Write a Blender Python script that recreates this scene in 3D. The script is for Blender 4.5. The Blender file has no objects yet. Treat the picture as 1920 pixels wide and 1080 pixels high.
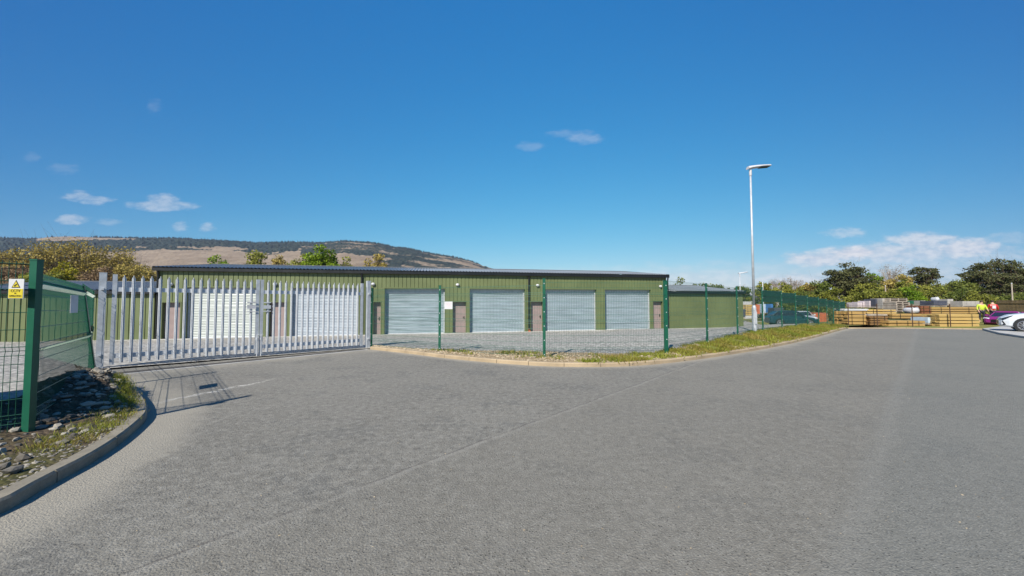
import bpy, bmesh, math, random
import numpy as np
from mathutils import Vector, Matrix
rnd = random.Random(7)
R = math.radians
scene = bpy.context.scene
col = scene.collection

# ------------------------------------------------------------------ camera
FPX, PITCH, EYE = 720.0, R(2.386), 1.6
cd = bpy.data.cameras.new("camera"); cam = bpy.data.objects.new("camera", cd); col.objects.link(cam)
cam.location = (0, 0, EYE); cam.rotation_euler = (math.pi/2 + PITCH, 0, 0)
cd.sensor_width = 36; cd.lens = 36*FPX/1920; cd.clip_start = 0.05; cd.clip_end = 9000
scene.camera = cam
scene.view_settings.view_transform = 'Standard'; scene.view_settings.look = 'None'
scene.view_settings.exposure = 0.6; scene.view_settings.gamma = 1
try: scene.view_settings.use_curve_mapping = False
except Exception: pass
scene.render.resolution_x = 1024; scene.render.resolution_y = 576
scene.cycles.max_bounces = 5
scene.cycles.transparent_max_bounces = 8

SUN_EL, SUN_TO = R(41), R(26)       # light travels towards +Y turned by SUN_TO to +X
SUN_STRENGTH, SKY_STRENGTH = 5.0, 0.1

SKY_CURVE = ((.95, 1.36), (.715, .77), (.67, .44))
def ray(px, py):
    u = (px-960)/FPX; v = (540-py)/FPX
    return Vector((u, math.cos(PITCH)-v*math.sin(PITCH), math.sin(PITCH)+v*math.cos(PITCH)))
def G(px, py, z=0.0):
    d = ray(px, py); t = (z-EYE)/d.z
    return Vector((d.x*t, d.y*t, z))
def D(px, py, Y):
    d = ray(px, py); t = Y/d.y
    return Vector((d.x*t, Y, EYE+d.z*t))

# ------------------------------------------------------------------ node expressions
class E:
    def __init__(s, nt, sock): s.nt, s.s = nt, sock
    def _m(s, op, *a, clamp=False):
        n = s.nt.nodes.new('ShaderNodeMath'); n.operation = op; n.use_clamp = clamp
        for i, x in enumerate((s,)+a):
            if isinstance(x, E): s.nt.links.new(x.s, n.inputs[i])
            else: n.inputs[i].default_value = x
        return E(s.nt, n.outputs[0])
    def __add__(s, o): return s._m('ADD', o)
    def __radd__(s, o): return s._m('ADD', o)
    def __sub__(s, o): return s._m('SUBTRACT', o)
    def __rsub__(s, o): return s.const(o)._m('SUBTRACT', s)
    def const(s, v):
        n = s.nt.nodes.new('ShaderNodeValue'); n.outputs[0].default_value = v; return E(s.nt, n.outputs[0])
    def __mul__(s, o): return s._m('MULTIPLY', o)
    def __rmul__(s, o): return s._m('MULTIPLY', o)
    def __truediv__(s, o): return s._m('DIVIDE', o)
    def abs(s): return s._m('ABSOLUTE')
    def max(s, o): return s._m('MAXIMUM', o)
    def min(s, o): return s._m('MINIMUM', o)
    def clamp(s): return s._m('ADD', 0.0, clamp=True)
    def gt(s, o): return s._m('GREATER_THAN', o)
    def ss(s, a, b):
        n = s.nt.nodes.new('ShaderNodeMapRange'); n.interpolation_type = 'SMOOTHSTEP'
        s.nt.links.new(s.s, n.inputs['Value']); n.inputs['From Min'].default_value = a; n.inputs['From Max'].default_value = b
        return E(s.nt, n.outputs[0])
def mixc(nt, f, a, b, mode='MIX'):
    n = nt.nodes.new('ShaderNodeMix'); n.data_type = 'RGBA'; n.blend_type = mode
    for inp, v in ((n.inputs[0], f), (n.inputs[6], a), (n.inputs[7], b)):
        if isinstance(v, E): nt.links.new(v.s, inp)
        elif hasattr(v, 'is_linked'): nt.links.new(v, inp)
        elif isinstance(v, (tuple, list)): inp.default_value = (*v[:3], 1)
        else: inp.default_value = v
    return n.outputs[2]

# ------------------------------------------------------------------ world: sky with small clouds
w = bpy.data.worlds.new("World"); scene.world = w; w.use_nodes = True
nt = w.node_tree; nt.nodes.clear()
sky = nt.nodes.new('ShaderNodeTexSky'); sky.sky_type = 'NISHITA'; sky.sun_disc = False
sky.sun_elevation = SUN_EL; sky.sun_rotation = R(180)+SUN_TO
sky.altitude = 0; sky.air_density = 1.0; sky.dust_density = 0.35; sky.ozone_density = 2.5
tc = nt.nodes.new('ShaderNodeTexCoord'); sp = nt.nodes.new('ShaderNodeSeparateXYZ')
nt.links.new(tc.outputs['Generated'], sp.inputs[0])
X, Y, Z = (E(nt, sp.outputs[i]) for i in range(3))
Yc = Y.max(0.05); U = X/Yc; V = Z/Yc
cmb = nt.nodes.new('ShaderNodeCombineXYZ'); nt.links.new(U.s, cmb.inputs[0]); nt.links.new((V*2.6).s, cmb.inputs[1])
def wnoise(scale, detail=5, rough=.6):
    n = nt.nodes.new('ShaderNodeTexNoise'); n.inputs['Scale'].default_value = scale; n.inputs['Detail'].default_value = detail
    n.inputs['Roughness'].default_value = rough; nt.links.new(cmb.outputs[0], n.inputs['Vector']); return E(nt, n.outputs[0])
n1 = wnoise(26); n2 = wnoise(9, 4)
# (px, py, half width, half height, strength)
CL = [(136,366,30,9,.5),(172,374,30,8,.5),(298,384,60,9,.62),(300,376,30,12,.62),(127,411,30,9,.6),(200,415,24,6,.28),(334,423,14,9,.5),(385,426,15,8,.55),
      (110,314,30,10,.13),(45,291,16,9,.12),(276,191,14,14,.14),(1100,252,34,12,.3),(1075,245,46,7,.18),(996,270,26,8,.2),
      (1588,436,36,9,.55),(1900,447,40,10,.3),
      (1590,474,62,12,.95),(1560,484,85,16,.7),(1700,476,120,20,.62),(1735,450,70,15,.6),(1783,447,30,9,1.0),(1812,464,70,18,.72),(1865,470,50,12,.5),(1720,497,180,22,.36),
      (1500,525,90,14,.55),(1300,520,160,14,.35),(1450,520,420,26,.22),(1850,500,140,30,.3)]
tot = None; topw = None
for (cx, cy, hw, hh, st) in CL:
    a = (U-(cx-960)/720)/(hw/720*1.25); b = (V-(570-cy)/720)/(hh/720*1.35)
    na = 1.5 if hw > 55 else 2.4
    f = (1.0-(a*a+b*b)) + (n1-.5)*na + (n2-.5)*1.2
    m = f.ss(-.05, 1.05)*min(1.0, st*1.2 if hw > 55 and cy > 400 else st*.68)
    tot = m if tot is None else tot.max(m)
tot = tot*Y.gt(0.05)
shade = n1.ss(.35, .65)
ccol = mixc(nt, shade, (3.9,4.2,4.8), (5.6,5.5,5.6))
hs = nt.nodes.new('ShaderNodeHueSaturation'); hs.inputs['Saturation'].default_value = 1.22; hs.inputs['Hue'].default_value = 0.492
nt.links.new(sky.outputs[0], hs.inputs['Color'])
sps = nt.nodes.new('ShaderNodeSeparateColor'); nt.links.new(hs.outputs[0], sps.inputs[0])
cbs = nt.nodes.new('ShaderNodeCombineColor')
side = ((1.0-Y/((X*X+Y*Y)._m('SQRT').max(.02)))/.36).max(0.0).min(1.15)
for i, (a_, g_) in enumerate(SKY_CURVE):        # deeper blue overhead, as clear air looks from a phone camera
    ch = (E(nt, sps.outputs[i])*.085)._m('POWER', g_)*(a_/SKY_STRENGTH)*(1.0-side*(.42,.31,.18)[i])
    nt.links.new(ch.s, cbs.inputs[i])
fin = mixc(nt, tot.clamp(), cbs.outputs[0], ccol)
bg = nt.nodes.new('ShaderNodeBackground'); bg.inputs[1].default_value = SKY_STRENGTH
nt.links.new(fin, bg.inputs[0]); wo = nt.nodes.new('ShaderNodeOutputWorld'); nt.links.new(bg.outputs[0], wo.inputs[0])
w.cycles.sampling_method = 'MANUAL'; w.cycles.sample_map_resolution = 512

sd = bpy.data.lights.new("sun", 'SUN'); sd.energy = SUN_STRENGTH; sd.angle = R(.5); sd.color = (1, .94, .84)
so = bpy.data.objects.new("sun", sd); col.objects.link(so)
ldir = Vector((math.sin(SUN_TO)*math.cos(SUN_EL), math.cos(SUN_TO)*math.cos(SUN_EL), -math.sin(SUN_EL)))
so.rotation_euler = ldir.to_track_quat('-Z', 'Y').to_euler()

# ------------------------------------------------------------------ materials
def newmat(name):
    m = bpy.data.materials.new(name); m.use_nodes = True; t = m.node_tree
    b = t.nodes['Principled BSDF']; return m, t, b
def tnoise(t, scale, detail=4, rough=.6, vec=None, stretch=None, coord='Object'):
    n = t.nodes.new('ShaderNodeTexNoise'); n.inputs['Scale'].default_value = scale; n.inputs['Detail'].default_value = detail
    n.inputs['Roughness'].default_value = rough
    tcn = t.nodes.new('ShaderNodeTexCoord'); src = tcn.outputs[coord]
    if stretch:
        mp = t.nodes.new('ShaderNodeMapping'); mp.inputs['Scale'].default_value = stretch
        t.links.new(src, mp.inputs[0]); src = mp.outputs[0]
    t.links.new(src, n.inputs['Vector']); return E(t, n.outputs[0])
def tvor(t, scale, feat='F1', out=0, stretch=None):
    n = t.nodes.new('ShaderNodeTexVoronoi'); n.feature = feat; n.inputs['Scale'].default_value = scale
    tcn = t.nodes.new('ShaderNodeTexCoord'); t.links.new(tcn.outputs['Object'], n.inputs['Vector']); return n
def bump(t, b, h, strength, dist):
    n = t.nodes.new('ShaderNodeBump'); n.inputs['Strength'].default_value = strength; n.inputs['Distance'].default_value = dist
    t.links.new(h.s if isinstance(h, E) else h, n.inputs['Height']); t.links.new(n.outputs[0], b.inputs['Normal'])
def sc(c, k): return tuple(x*k for x in c)
def mat(name, c, rough=.6, metal=0, var=.18, vscale=3, fine=.1, fscale=60, bmp=0, bscale=60, bdist=.004, stretch=None, spec=None):
    m, t, b = newmat(name)
    n = tnoise(t, vscale, 5, .65, stretch=stretch); f = tnoise(t, fscale, 3, .6, stretch=stretch)
    c1 = mixc(t, n.ss(.3, .7), sc(c, 1-var), sc(c, 1+var))
    k = f*(2*fine)+(1-fine)
    cc = t.nodes.new('ShaderNodeCombineXYZ')
    for i in range(3): t.links.new(k.s, cc.inputs[i])
    c2 = mixc(t, 1.0, c1, cc.outputs[0], 'MULTIPLY')
    t.links.new(c2, b.inputs['Base Color'])
    b.inputs['Roughness'].default_value = rough; b.inputs['Metallic'].default_value = metal
    if spec is not None: b.inputs['Specular IOR Level'].default_value = spec
    t.links.new((n*.25+(rough-.125)).s, b.inputs['Roughness'])
    if bmp: bump(t, b, tnoise(t, bscale, 4, .6), bmp, bdist)
    return m
def leafmat(name, c, var=.5, hue=None, trans=.25):
    m, t, b = newmat(name)
    g = t.nodes.new('ShaderNodeNewGeometry'); r = E(t, g.outputs['Random Per Island'])
    n = tnoise(t, .35, 3, .6)
    c2 = hue or sc(c, 1.3)
    a = mixc(t, n.ss(.35, .65), sc(c, 1-var*.35), c2)
    k = r*var+(1-var*.5)
    cc = t.nodes.new('ShaderNodeCombineXYZ')
    for i in range(3): t.links.new(k.s, cc.inputs[i])
    f = mixc(t, 1.0, a, cc.outputs[0], 'MULTIPLY'); t.links.new(f, b.inputs['Base Color'])
    b.inputs['Roughness'].default_value = .7; b.inputs['Specular IOR Level'].default_value = .2
    if trans:
        tr = t.nodes.new('ShaderNodeBsdfTranslucent'); t.links.new(f, tr.inputs[0])
        mx = t.nodes.new('ShaderNodeMixShader'); mx.inputs[0].default_value = trans
        t.links.new(b.outputs[0], mx.inputs[1]); t.links.new(tr.outputs[0], mx.inputs[2])
        t.links.new(mx.outputs[0], t.nodes['Material Output'].inputs[0])
    return m
M = {}
M['green_wall'] = mat('green cladding', (.122,.146,.060), .5, var=.12, vscale=.5, fine=.05, fscale=20)
M['trim_green'] = mat('green trim', (.112,.136,.054), .5, var=.05)
M['black'] = mat('black metal', (.007,.008,.009), .45, var=.2)
M['roof'] = mat('slate blue roofing sheet', (.20,.215,.235), .5, metal=.0, var=.1, vscale=.6)
M['shutter'] = mat('galvanised shutter', (.32,.385,.42), .45, metal=.25, var=.12, vscale=.9, fine=.08, fscale=30, stretch=(1,1,9))
M['shutter_pale'] = mat('pale shutter', (.46,.49,.465), .5, metal=.1, var=.08, vscale=.9, stretch=(1,1,9))
M['shutter_mid'] = mat('mid shutter', (.37,.415,.46), .5, metal=.15, var=.08, vscale=.9, stretch=(1,1,9))
M['door'] = mat('mauve door paint', (.27,.205,.195), .5, var=.06)
M['conc'] = mat('concrete', (.42,.41,.38), .85, var=.15, vscale=2, fine=.25, fscale=90, bmp=.4)
M['kerb'] = mat('kerb concrete', (.33,.255,.165), .9, var=.16, vscale=1.5, fine=.3, fscale=70, bmp=.5)
M['kerb_grey'] = mat('grey kerb concrete', (.21,.185,.14), .9, var=.2, vscale=2.5, fine=.3, fscale=70, bmp=.5)
M['galv'] = mat('galvanised steel', (.44,.465,.495), .5, metal=.25, bmp=.1, var=.12, vscale=6, fine=.12, fscale=50)
M['galv_pale'] = mat('pale galvanised steel', (.53,.55,.575), .5, metal=.12, var=.1, vscale=5, fine=.1, fscale=50)
M['fence_green'] = mat('green powder coat', (.005,.082,.046), .42, var=.1)
M['wire'] = mat('green wire', (.010,.075,.045), .45, var=.1)
M['white'] = mat('white panel', (.50,.505,.52), .5, var=.04)
M['white_dirty'] = mat('weathered white', (.46,.46,.48), .6, var=.12)
M['yellow'] = mat('yellow sign', (.50,.41,.025), .5, var=.04)
M['ink'] = mat('black ink', (.02,.02,.02), .6)
M['pinkish'] = mat('faded print', (.62,.45,.48), .7)
M['orange'] = mat('orange red board', (.48,.12,.05), .6, var=.15)
M['rust'] = mat('rusty post', (.075,.04,.022), .8, var=.3, vscale=8)
M['tyre'] = mat('tyre rubber', (.02,.02,.022), .85)
M['rim'] = mat('alloy', (.55,.56,.58), .3, metal=.8, var=.05)
M['glass'] = mat('dark glass', (.015,.02,.028), .08, var=.1, spec=.6)
M['lens'] = mat('clear lens', (.7,.75,.8), .1, spec=.6)
M['car_white'] = mat('white paint', (.52,.55,.58), .22, var=.02)
M['car_teal'] = mat('dark teal paint', (.012,.04,.055), .2, var=.05)
M['car_silver'] = mat('silver paint', (.6,.6,.6), .25, metal=.3, var=.03)
M['car_purple'] = mat('magenta paint', (.18,.02,.14), .25, var=.05)
M['car_red'] = mat('red paint', (.5,.03,.03), .25, var=.05)
M['hivis'] = mat('hi vis fabric', (.42,.54,.04), .7, var=.08)
M['trouser'] = mat('dark cloth', (.02,.02,.03), .9)
M['skin'] = mat('skin', (.5,.3,.22), .6)
M['hair'] = mat('dark hair', (.03,.02,.015), .8)
M['timber'] = mat('golden timber', (.38,.24,.08), .75, var=.14, vscale=1.2, fine=.25, fscale=10, stretch=(.3,3,14), bmp=.3)
M['timber_new'] = mat('fresh timber', (.46,.31,.105), .75, var=.12, vscale=1.2, fine=.22, fscale=10, stretch=(.3,3,14), bmp=.3)
M['timber_dark'] = mat('brown timber', (.20,.11,.04), .8, var=.2, vscale=1.2, fine=.3, fscale=10, stretch=(.3,3,14), bmp=.3)
M['timber_red'] = mat('red brown timber', (.17,.06,.025), .8, var=.2, fine=.3, fscale=10, stretch=(.3,3,14))
M['block'] = mat('grey block', (.33,.31,.29), .9, var=.15, vscale=2, fine=.25, fscale=20)
M['block_pink'] = mat('pinkish grey block', (.46,.40,.42), .9, var=.12, vscale=2, fine=.25, fscale=20)
M['block_dark'] = mat('dark slate block', (.05,.055,.08), .8, var=.2)
M['pallet'] = mat('weathered pallet wood', (.34,.29,.24), .85, var=.25, vscale=2, fine=.3, fscale=12)
M['wrap_blue'] = mat('pale blue wrap', (.42,.52,.62), .4, var=.1)
M['wood_fence'] = mat('weathered brown board', (.12,.085,.04), .85, var=.3, vscale=1.5, fine=.3, fscale=8)
M['blue'] = mat('blue plastic', (.05,.16,.40), .5)
M['bark'] = mat('bark', (.13,.10,.075), .9, var=.3, vscale=1.5)
M['bark_pale'] = mat('pale bark', (.30,.25,.20), .9, var=.3, vscale=1.5)
M['bark_pine'] = mat('pine bark', (.12,.08,.055), .9, var=.3, vscale=1.5)
M['stone'] = None

# asphalt -----------------------------------------------------------
def asphalt():
    m, t, b = newmat('worn asphalt')
    tcn = t.nodes.new('ShaderNodeTexCoord'); s = t.nodes.new('ShaderNodeSeparateXYZ'); t.links.new(tcn.outputs['Object'], s.inputs[0])
    x, y = E(t, s.outputs[0]), E(t, s.outputs[1])
    big = tnoise(t, .32, 5, .62); mid = tnoise(t, 2.4, 5, .65); fine = tnoise(t, 55, 4, .75); gr = tnoise(t, 130, 2, .7)
    vor = tvor(t, 70); vd = E(t, vor.outputs['Distance']); vc = t.nodes.new('ShaderNodeSeparateColor'); t.links.new(vor.outputs['Color'], vc.inputs[0])
    vr = E(t, vc.outputs[0])
    wob = (tnoise(t, 1.5, 3)-.5)
    # seam 1 through (-2.36,2.28) direction (1,1.1)
    k1 = 1/math.hypot(1, 1.12)
    d1 = ((x+2.36)*1.12-(y-2.28))*k1 + wob*.12 + (tnoise(t, 14, 4, .7)-.5)*.035
    d2 = ((x-2.3)*.93-(y-2.68))*.73 + wob*.12
    c = mixc(t, big.ss(.3, .7), (.165,.155,.137), (.205,.193,.170))
    c = mixc(t, mid.ss(.35, .75)*.5, c, (.225,.215,.195))
    pat = tnoise(t, .75, 6, .72); mot = tnoise(t, 11, 6, .72); strk = tnoise(t, 4, 5, .7, stretch=(.5,2.2,1))
    c = mixc(t, pat.ss(.52, .60)*.5, c, (.125,.122,.115))
    c = mixc(t, mot.ss(.48, .64)*.75, c, (.27,.258,.232))
    c = mixc(t, (1.0-mot.ss(.34, .46))*.7, c, (.105,.10,.092))
    c = mixc(t, strk.ss(.52, .68)*.35, c, (.25,.235,.205))
    blot = tnoise(t, .55, 3, .5)
    side = d1.ss(-.05, .05)*.35
    c = mixc(t, side, c, (.19,.177,.152))
    far_side = d2.ss(-.3, .3)*.4
    c = mixc(t, far_side, c, (.155,.165,.160))
    # stones and pits of the surface
    st = (vr.gt(.72))*(1.0-vd.ss(.25, .55))
    c = mixc(t, st*.42, c, (.36,.35,.32))
    pit = (E(t, vc.outputs[1]).gt(.90))*(1.0-vd.ss(.2, .5))
    c = mixc(t, pit*.95, c, (.03,.028,.025))
    k = fine*1.15+.44
    cc = t.nodes.new('ShaderNodeCombineXYZ')
    for i in range(3): t.links.new(k.s, cc.inputs[i])
    c = mixc(t, 1.0, c, cc.outputs[0], 'MULTIPLY')
    c = mixc(t, 1.0, c, (.915,.91,.875), 'MULTIPLY')
    # seams: pale dusty ridge with a thin dark crack
    seam = (1.0-(d1-.03).abs().ss(.008, .06))*.34*mid.ss(.25,.6)
    c = mixc(t, seam, c, (.30,.285,.25))
    crack = (1.0-(d1+.012).abs().ss(.004, .02))*tnoise(t, 3, 3).ss(.3, .62)*.5
    c = mixc(t, crack, c, (.07,.06,.055))
    seam2 = (1.0-(d2).abs().ss(.02, .13))*.13
    c = mixc(t, seam2, c, (.27,.265,.24))
    # dust washed along the left kerb and the gate threshold
    arc = (((x+11.0)*(x+11.0)+(y-1.2)*(y-1.2))._m('SQRT'))
    dl = ((x+3.9)*.94-(y-3.2)*.34).abs()
    at = t.nodes.new('ShaderNodeAttribute'); at.attribute_name = 'dust'
    dust = E(t, at.outputs['Fac'])
    df = (dust+(tnoise(t, 1.1, 5, .7)-.5)*.9*dust.ss(0,.3)).ss(.12, .7)*.8
    c = mixc(t, df, c, (.30,.275,.225))
    # chalky spill in front of the gate
    wv = (tnoise(t, 2.2, 4, .7)-.5)*.5
    dk = (x+5.69-(y-6.4)*.33+wv).abs()
    br = tnoise(t, 9, 5, .8).ss(.42, .58)
    ony = y.ss(6.2,6.5)*(1.0-y.ss(7.6,8.6))
    c = mixc(t, (1.0-dk.ss(.02,.11))*ony*br*.85, c, (.5,.48,.43))
    t.links.new(c, b.inputs['Base Color'])
    b.inputs['Roughness'].default_value = .88; b.inputs['Specular IOR Level'].default_value = .3
    bump(t, b, fine*.8+gr*.3+(1.0-vd)*.4, .8, .016)
    return m
M['asphalt'] = asphalt()
def gravel(name, ca, cb, cc_, sca, moss=None, attr=False):
    m, t, b = newmat(name)
    vor = tvor(t, sca); vd = E(t, vor.outputs['Distance']); vs = t.nodes.new('ShaderNodeSeparateColor'); t.links.new(vor.outputs['Color'], vs.inputs[0])
    big = tnoise(t, .25, 5, .65); mid = tnoise(t, 1.6, 5, .7)
    c = mixc(t, E(t, vs.outputs[0]), ca, cb)
    c = mixc(t, vd.ss(.35, .75)*.55, c, sc(ca, .45))
    c = mixc(t, big.ss(.35, .7)*.5, c, cc_)
    c = mixc(t, mid.ss(.5, .75)*.35, c, sc(cb, 1.15))
    if moss: c = mixc(t, tnoise(t, .5, 5, .7).ss(.5, .7)*.7, c, moss)
    t.links.new(c, b.inputs['Base Color']); b.inputs['Roughness'].default_value = .95; b.inputs['Specular IOR Level'].default_value = .2
    bump(t, b, (1.0-vd)+mid*.6, .7, .03)
    return m
M['gravel'] = gravel('crushed stone yard', (.18,.172,.158), (.47,.45,.41), (.31,.295,.265), 11)
M['soil'] = gravel('stony soil', (.045,.033,.022), (.12,.09,.06), (.07,.052,.03), 22, moss=(.06,.065,.015))
M['verge'] = gravel('sandy verge soil', (.24,.175,.10), (.37,.285,.175), (.29,.22,.12), 18)
M['verge_grass'] = gravel('turf soil', (.15,.15,.04), (.25,.22,.07), (.18,.18,.04), 14, moss=(.12,.16,.02))
M['earth'] = gravel('rough field', (.15,.13,.06), (.22,.19,.09), (.14,.16,.05), 3)
M['pave'] = mat('pale pavement', (.36,.35,.33), .9, var=.15, vscale=1, fine=.3, fscale=60, bmp=.4)
M['darkstrip'] = mat('dark rough infill', (.055,.05,.045), .95, var=.4, vscale=4, fine=.5, fscale=40, bmp=.8)
def stonemat(name, a, bcol):
    m, t, b = newmat(name); g = t.nodes.new('ShaderNodeNewGeometry'); r = E(t, g.outputs['Random Per Island'])
    c = mixc(t, r, a, bcol); k = tnoise(t, 25, 4)*.6+.7
    cc = t.nodes.new('ShaderNodeCombineXYZ')
    for i in range(3): t.links.new(k.s, cc.inputs[i])
    t.links.new(mixc(t, 1.0, c, cc.outputs[0], 'MULTIPLY'), b.inputs['Base Color']); b.inputs['Roughness'].default_value = .9
    bump(t, b, tnoise(t, 40, 4), .5, .01); return m
M['stone'] = stonemat('field stones', (.06,.05,.038), (.30,.275,.23))
M['stone_pale'] = stonemat('pale chippings', (.20,.15,.09), (.40,.33,.23))
M['blade'] = leafmat('grass blades', (.20,.24,.03), .6, (.30,.31,.05), .35)
M['blade_dry'] = leafmat('dry grass', (.38,.30,.08), .5, (.19,.17,.03), .3)

# ------------------------------------------------------------------ mesh builder and tagging
WM = {}
def tag(o, label=None, cat=None, group=None, kind=None):
    if label: o['label'] = label
    if cat: o['category'] = cat
    if group: o['group'] = group
    if kind: o['kind'] = kind
    return o
def empty(name, loc=(0,0,0), rot=(0,0,0)):
    o = bpy.data.objects.new(name, None); col.objects.link(o); o.location = loc; o.rotation_euler = rot
    o.empty_display_size = .2
    WM[o.name] = Matrix.Translation(Vector(loc)) @ Vector_euler(rot)
    return o
def Vector_euler(r):
    from mathutils import Euler
    return Euler(r).to_matrix().to_4x4()
def thing(name, label, cat, loc=(0,0,0), rot=(0,0,0), group=None):
    return tag(empty(name, loc, rot), label, cat, group)
class MB:
    def __init__(s): s.v = []; s.f = []
    def add(s, vs, fs):
        n = len(s.v); s.v += [tuple(p) for p in vs]; s.f += [tuple(i+n for i in f) for f in fs]; return s
    def box(s, a, b):
        (x0,y0,z0),(x1,y1,z1) = a, b
        return s.add([(x0,y0,z0),(x1,y0,z0),(x1,y1,z0),(x0,y1,z0),(x0,y0,z1),(x1,y0,z1),(x1,y1,z1),(x0,y1,z1)],
              [(0,3,2,1),(4,5,6,7),(0,1,5,4),(1,2,6,5),(2,3,7,6),(3,0,4,7)])
    def bbox(s, a, b, c=.02):   # box with chamfered vertical+top edges
        (x0,y0,z0),(x1,y1,z1) = a, b
        ring = lambda e, z: [(x0+e+c,y0+e,z),(x1-e-c,y0+e,z),(x1-e,y0+e+c,z),(x1-e,y1-e-c,z),(x1-e-c,y1-e,z),(x0+e+c,y1-e,z),(x0+e,y1-e-c,z),(x0+e,y0+e+c,z)]
        return s.loft([ring(0,z0), ring(0,z1-c), ring(c,z1)])
    def obox(s, c, ax, ay, az, sx, sy, sz):
        c = Vector(c); P = []
        for k in (-1,1):
            for i, j in ((-1,-1),(1,-1),(1,1),(-1,1)):
                P.append(c+Vector(ax)*(i*sx/2)+Vector(ay)*(j*sy/2)+Vector(az)*(k*sz/2))
        return s.add(P, [(0,3,2,1),(4,5,6,7),(0,1,5,4),(1,2,6,5),(2,3,7,6),(3,0,4,7)])
    def loft(s, rings, caps=True, closed=True):
        n = len(rings[0]); vs = [p for r in rings for p in r]; fs = []
        for i in range(len(rings)-1):
            for j in range(n if closed else n-1):
                k = (j+1) % n; fs.append((i*n+j, i*n+k, (i+1)*n+k, (i+1)*n+j))
        if caps: fs.append(tuple(range(n-1,-1,-1))); fs.append(tuple((len(rings)-1)*n+j for j in range(n)))
        return s.add(vs, fs)
    def tube(s, pts, r, n=8, caps=True):
        pts = [Vector(p) for p in pts]; rs = r if isinstance(r, (list,tuple)) else [r]*len(pts); rings = []
        for i, p in enumerate(pts):
            d = (pts[min(i+1,len(pts)-1)]-pts[max(i-1,0)]).normalized()
            a = Vector((0,0,1)) if abs(d.z) < .9 else Vector((0,1,0))
            e1 = d.cross(a).normalized(); e2 = d.cross(e1)
            rings.append([p+(e1*math.cos(2*math.pi*k/n)+e2*math.sin(2*math.pi*k/n))*rs[i] for k in range(n)])
        return s.loft(rings, caps)
    def build(s, name, m, parent=None, world=False, smooth=False, origin=None):
        vs = s.v
        if parent is not None and world:
            mi = WM[parent.name].inverted(); vs = [mi @ Vector(v) for v in vs]
        if parent is None and origin is not None:
            o_ = Vector(origin); vs = [Vector(v)-o_ for v in vs]
        me = bpy.data.meshes.new(name); me.from_pydata([tuple(v) for v in vs], [], s.f)
        me.materials.append(m); me.update()
        if smooth: me.polygons.foreach_set('use_smooth', [True]*len(me.polygons))
        bm = bmesh.new(); bm.from_mesh(me); bmesh.ops.recalc_face_normals(bm, faces=bm.faces); bm.to_mesh(me); bm.free()
        o = bpy.data.objects.new(name, me); col.objects.link(o)
        if parent is not None: o.parent = parent; WM[o.name] = WM[parent.name].copy()
        else:
            o.location = origin if origin is not None else (0,0,0)
            WM[o.name] = Matrix.Translation(Vector(origin)) if origin is not None else Matrix.Identity(4)
        return o
def npmesh(name, verts, faces_n, k, m, parent=None, smooth=False):
    """verts (N,3); faces are consecutive runs of k verts."""
    me = bpy.data.meshes.new(name); N = len(verts); nf = N//k
    me.vertices.add(N); me.vertices.foreach_set('co', np.asarray(verts, dtype=np.float32).ravel())
    me.loops.add(N); me.loops.foreach_set('vertex_index', np.arange(N, dtype=np.int32))
    me.polygons.add(nf); me.polygons.foreach_set('loop_start', np.arange(0, N, k, dtype=np.int32))
    me.materials.append(m); me.update(calc_edges=True); me.validate()
    o = bpy.data.objects.new(name, me); col.objects.link(o)
    if parent is not None: o.parent = parent
    return o
def struct(o, label=None): tag(o, label, kind='structure'); return o

# ------------------------------------------------------------------ terrain
CTRL = [(-12,9.5,-.05),(-10.4,9.7,0),(-8,12,0),(-5.4,14.3,0),(-2.4,12.7,.0),(.9,11.1,0),(4.58,11.5,.03),(6.9,13.5,.17),(9.3,15.7,.28),(11.8,17.6,.34),(14.4,19.8,.33),(16.8,21.9,.3),
        (21,25.7,.15),(26,30,-.05),(30.6,35,-.25),(-20,21.5,-.38),(-28,19.6,-.36),(-12,23.4,-.35),(-4,25.2,-.33),(4,27,-.31),(11.5,29,-.28),(18.5,30.6,-.27),
        (25,40,-.66),(40,50,-.75),(0,20,-.15),(-13,14,-.12),(10,23,.0),(-14,6,.0),(-20,10,-.1),(-9,4,.05),(28,27,-.02),(45,30,0),(35,26,0),(70,40,0),(40,36,.0),(-40,25,-.4),(60,70,-.6),(0,60,-.8),(-60,60,-.8)]
CT = np.array(CTRL)
def hgt(x, y):
    d2 = (CT[:,0]-x)**2+(CT[:,1]-y)**2+.02; wt = 1/d2**2
    return float((wt*CT[:,2]).sum()/wt.sum())
def vnoise(x, y, s=1.0):
    return (math.sin(x*1.7*s+y*.9*s)+math.sin(x*-.8*s+y*2.3*s+1.3)+math.sin(x*3.1*s+y*1.1*s+4)*.5+math.sin(y*3.7*s-x*2.2*s)*.5)/3
def resample(pts, n):
    pts = [Vector(p) for p in pts]; L = [0]
    for a, b in zip(pts, pts[1:]): L.append(L[-1]+(b-a).length)
    out = []
    for i in range(n):
        t = L[-1]*i/(n-1); k = 0
        while k < len(L)-2 and L[k+1] < t: k += 1
        f = (t-L[k])/max(1e-9, L[k+1]-L[k]); out.append(pts[k].lerp(pts[k+1], f))
    return out
def smooth_curve(pts, n):
    pts = [Vector(p) for p in pts]; P = [pts[0]*2-pts[1]]+pts+[pts[-1]*2-pts[-2]]; out = []
    for i in range(1, len(P)-2):
        for k in range(10):
            t = k/10; a, b, c, d = P[i-1:i+3]
            out.append(.5*((2*b)+(c-a)*t+(2*a-5*b+4*c-d)*t*t+(3*b-a-3*c+d)*t**3))
    out.append(pts[-1]); return resample(out, n)
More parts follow.
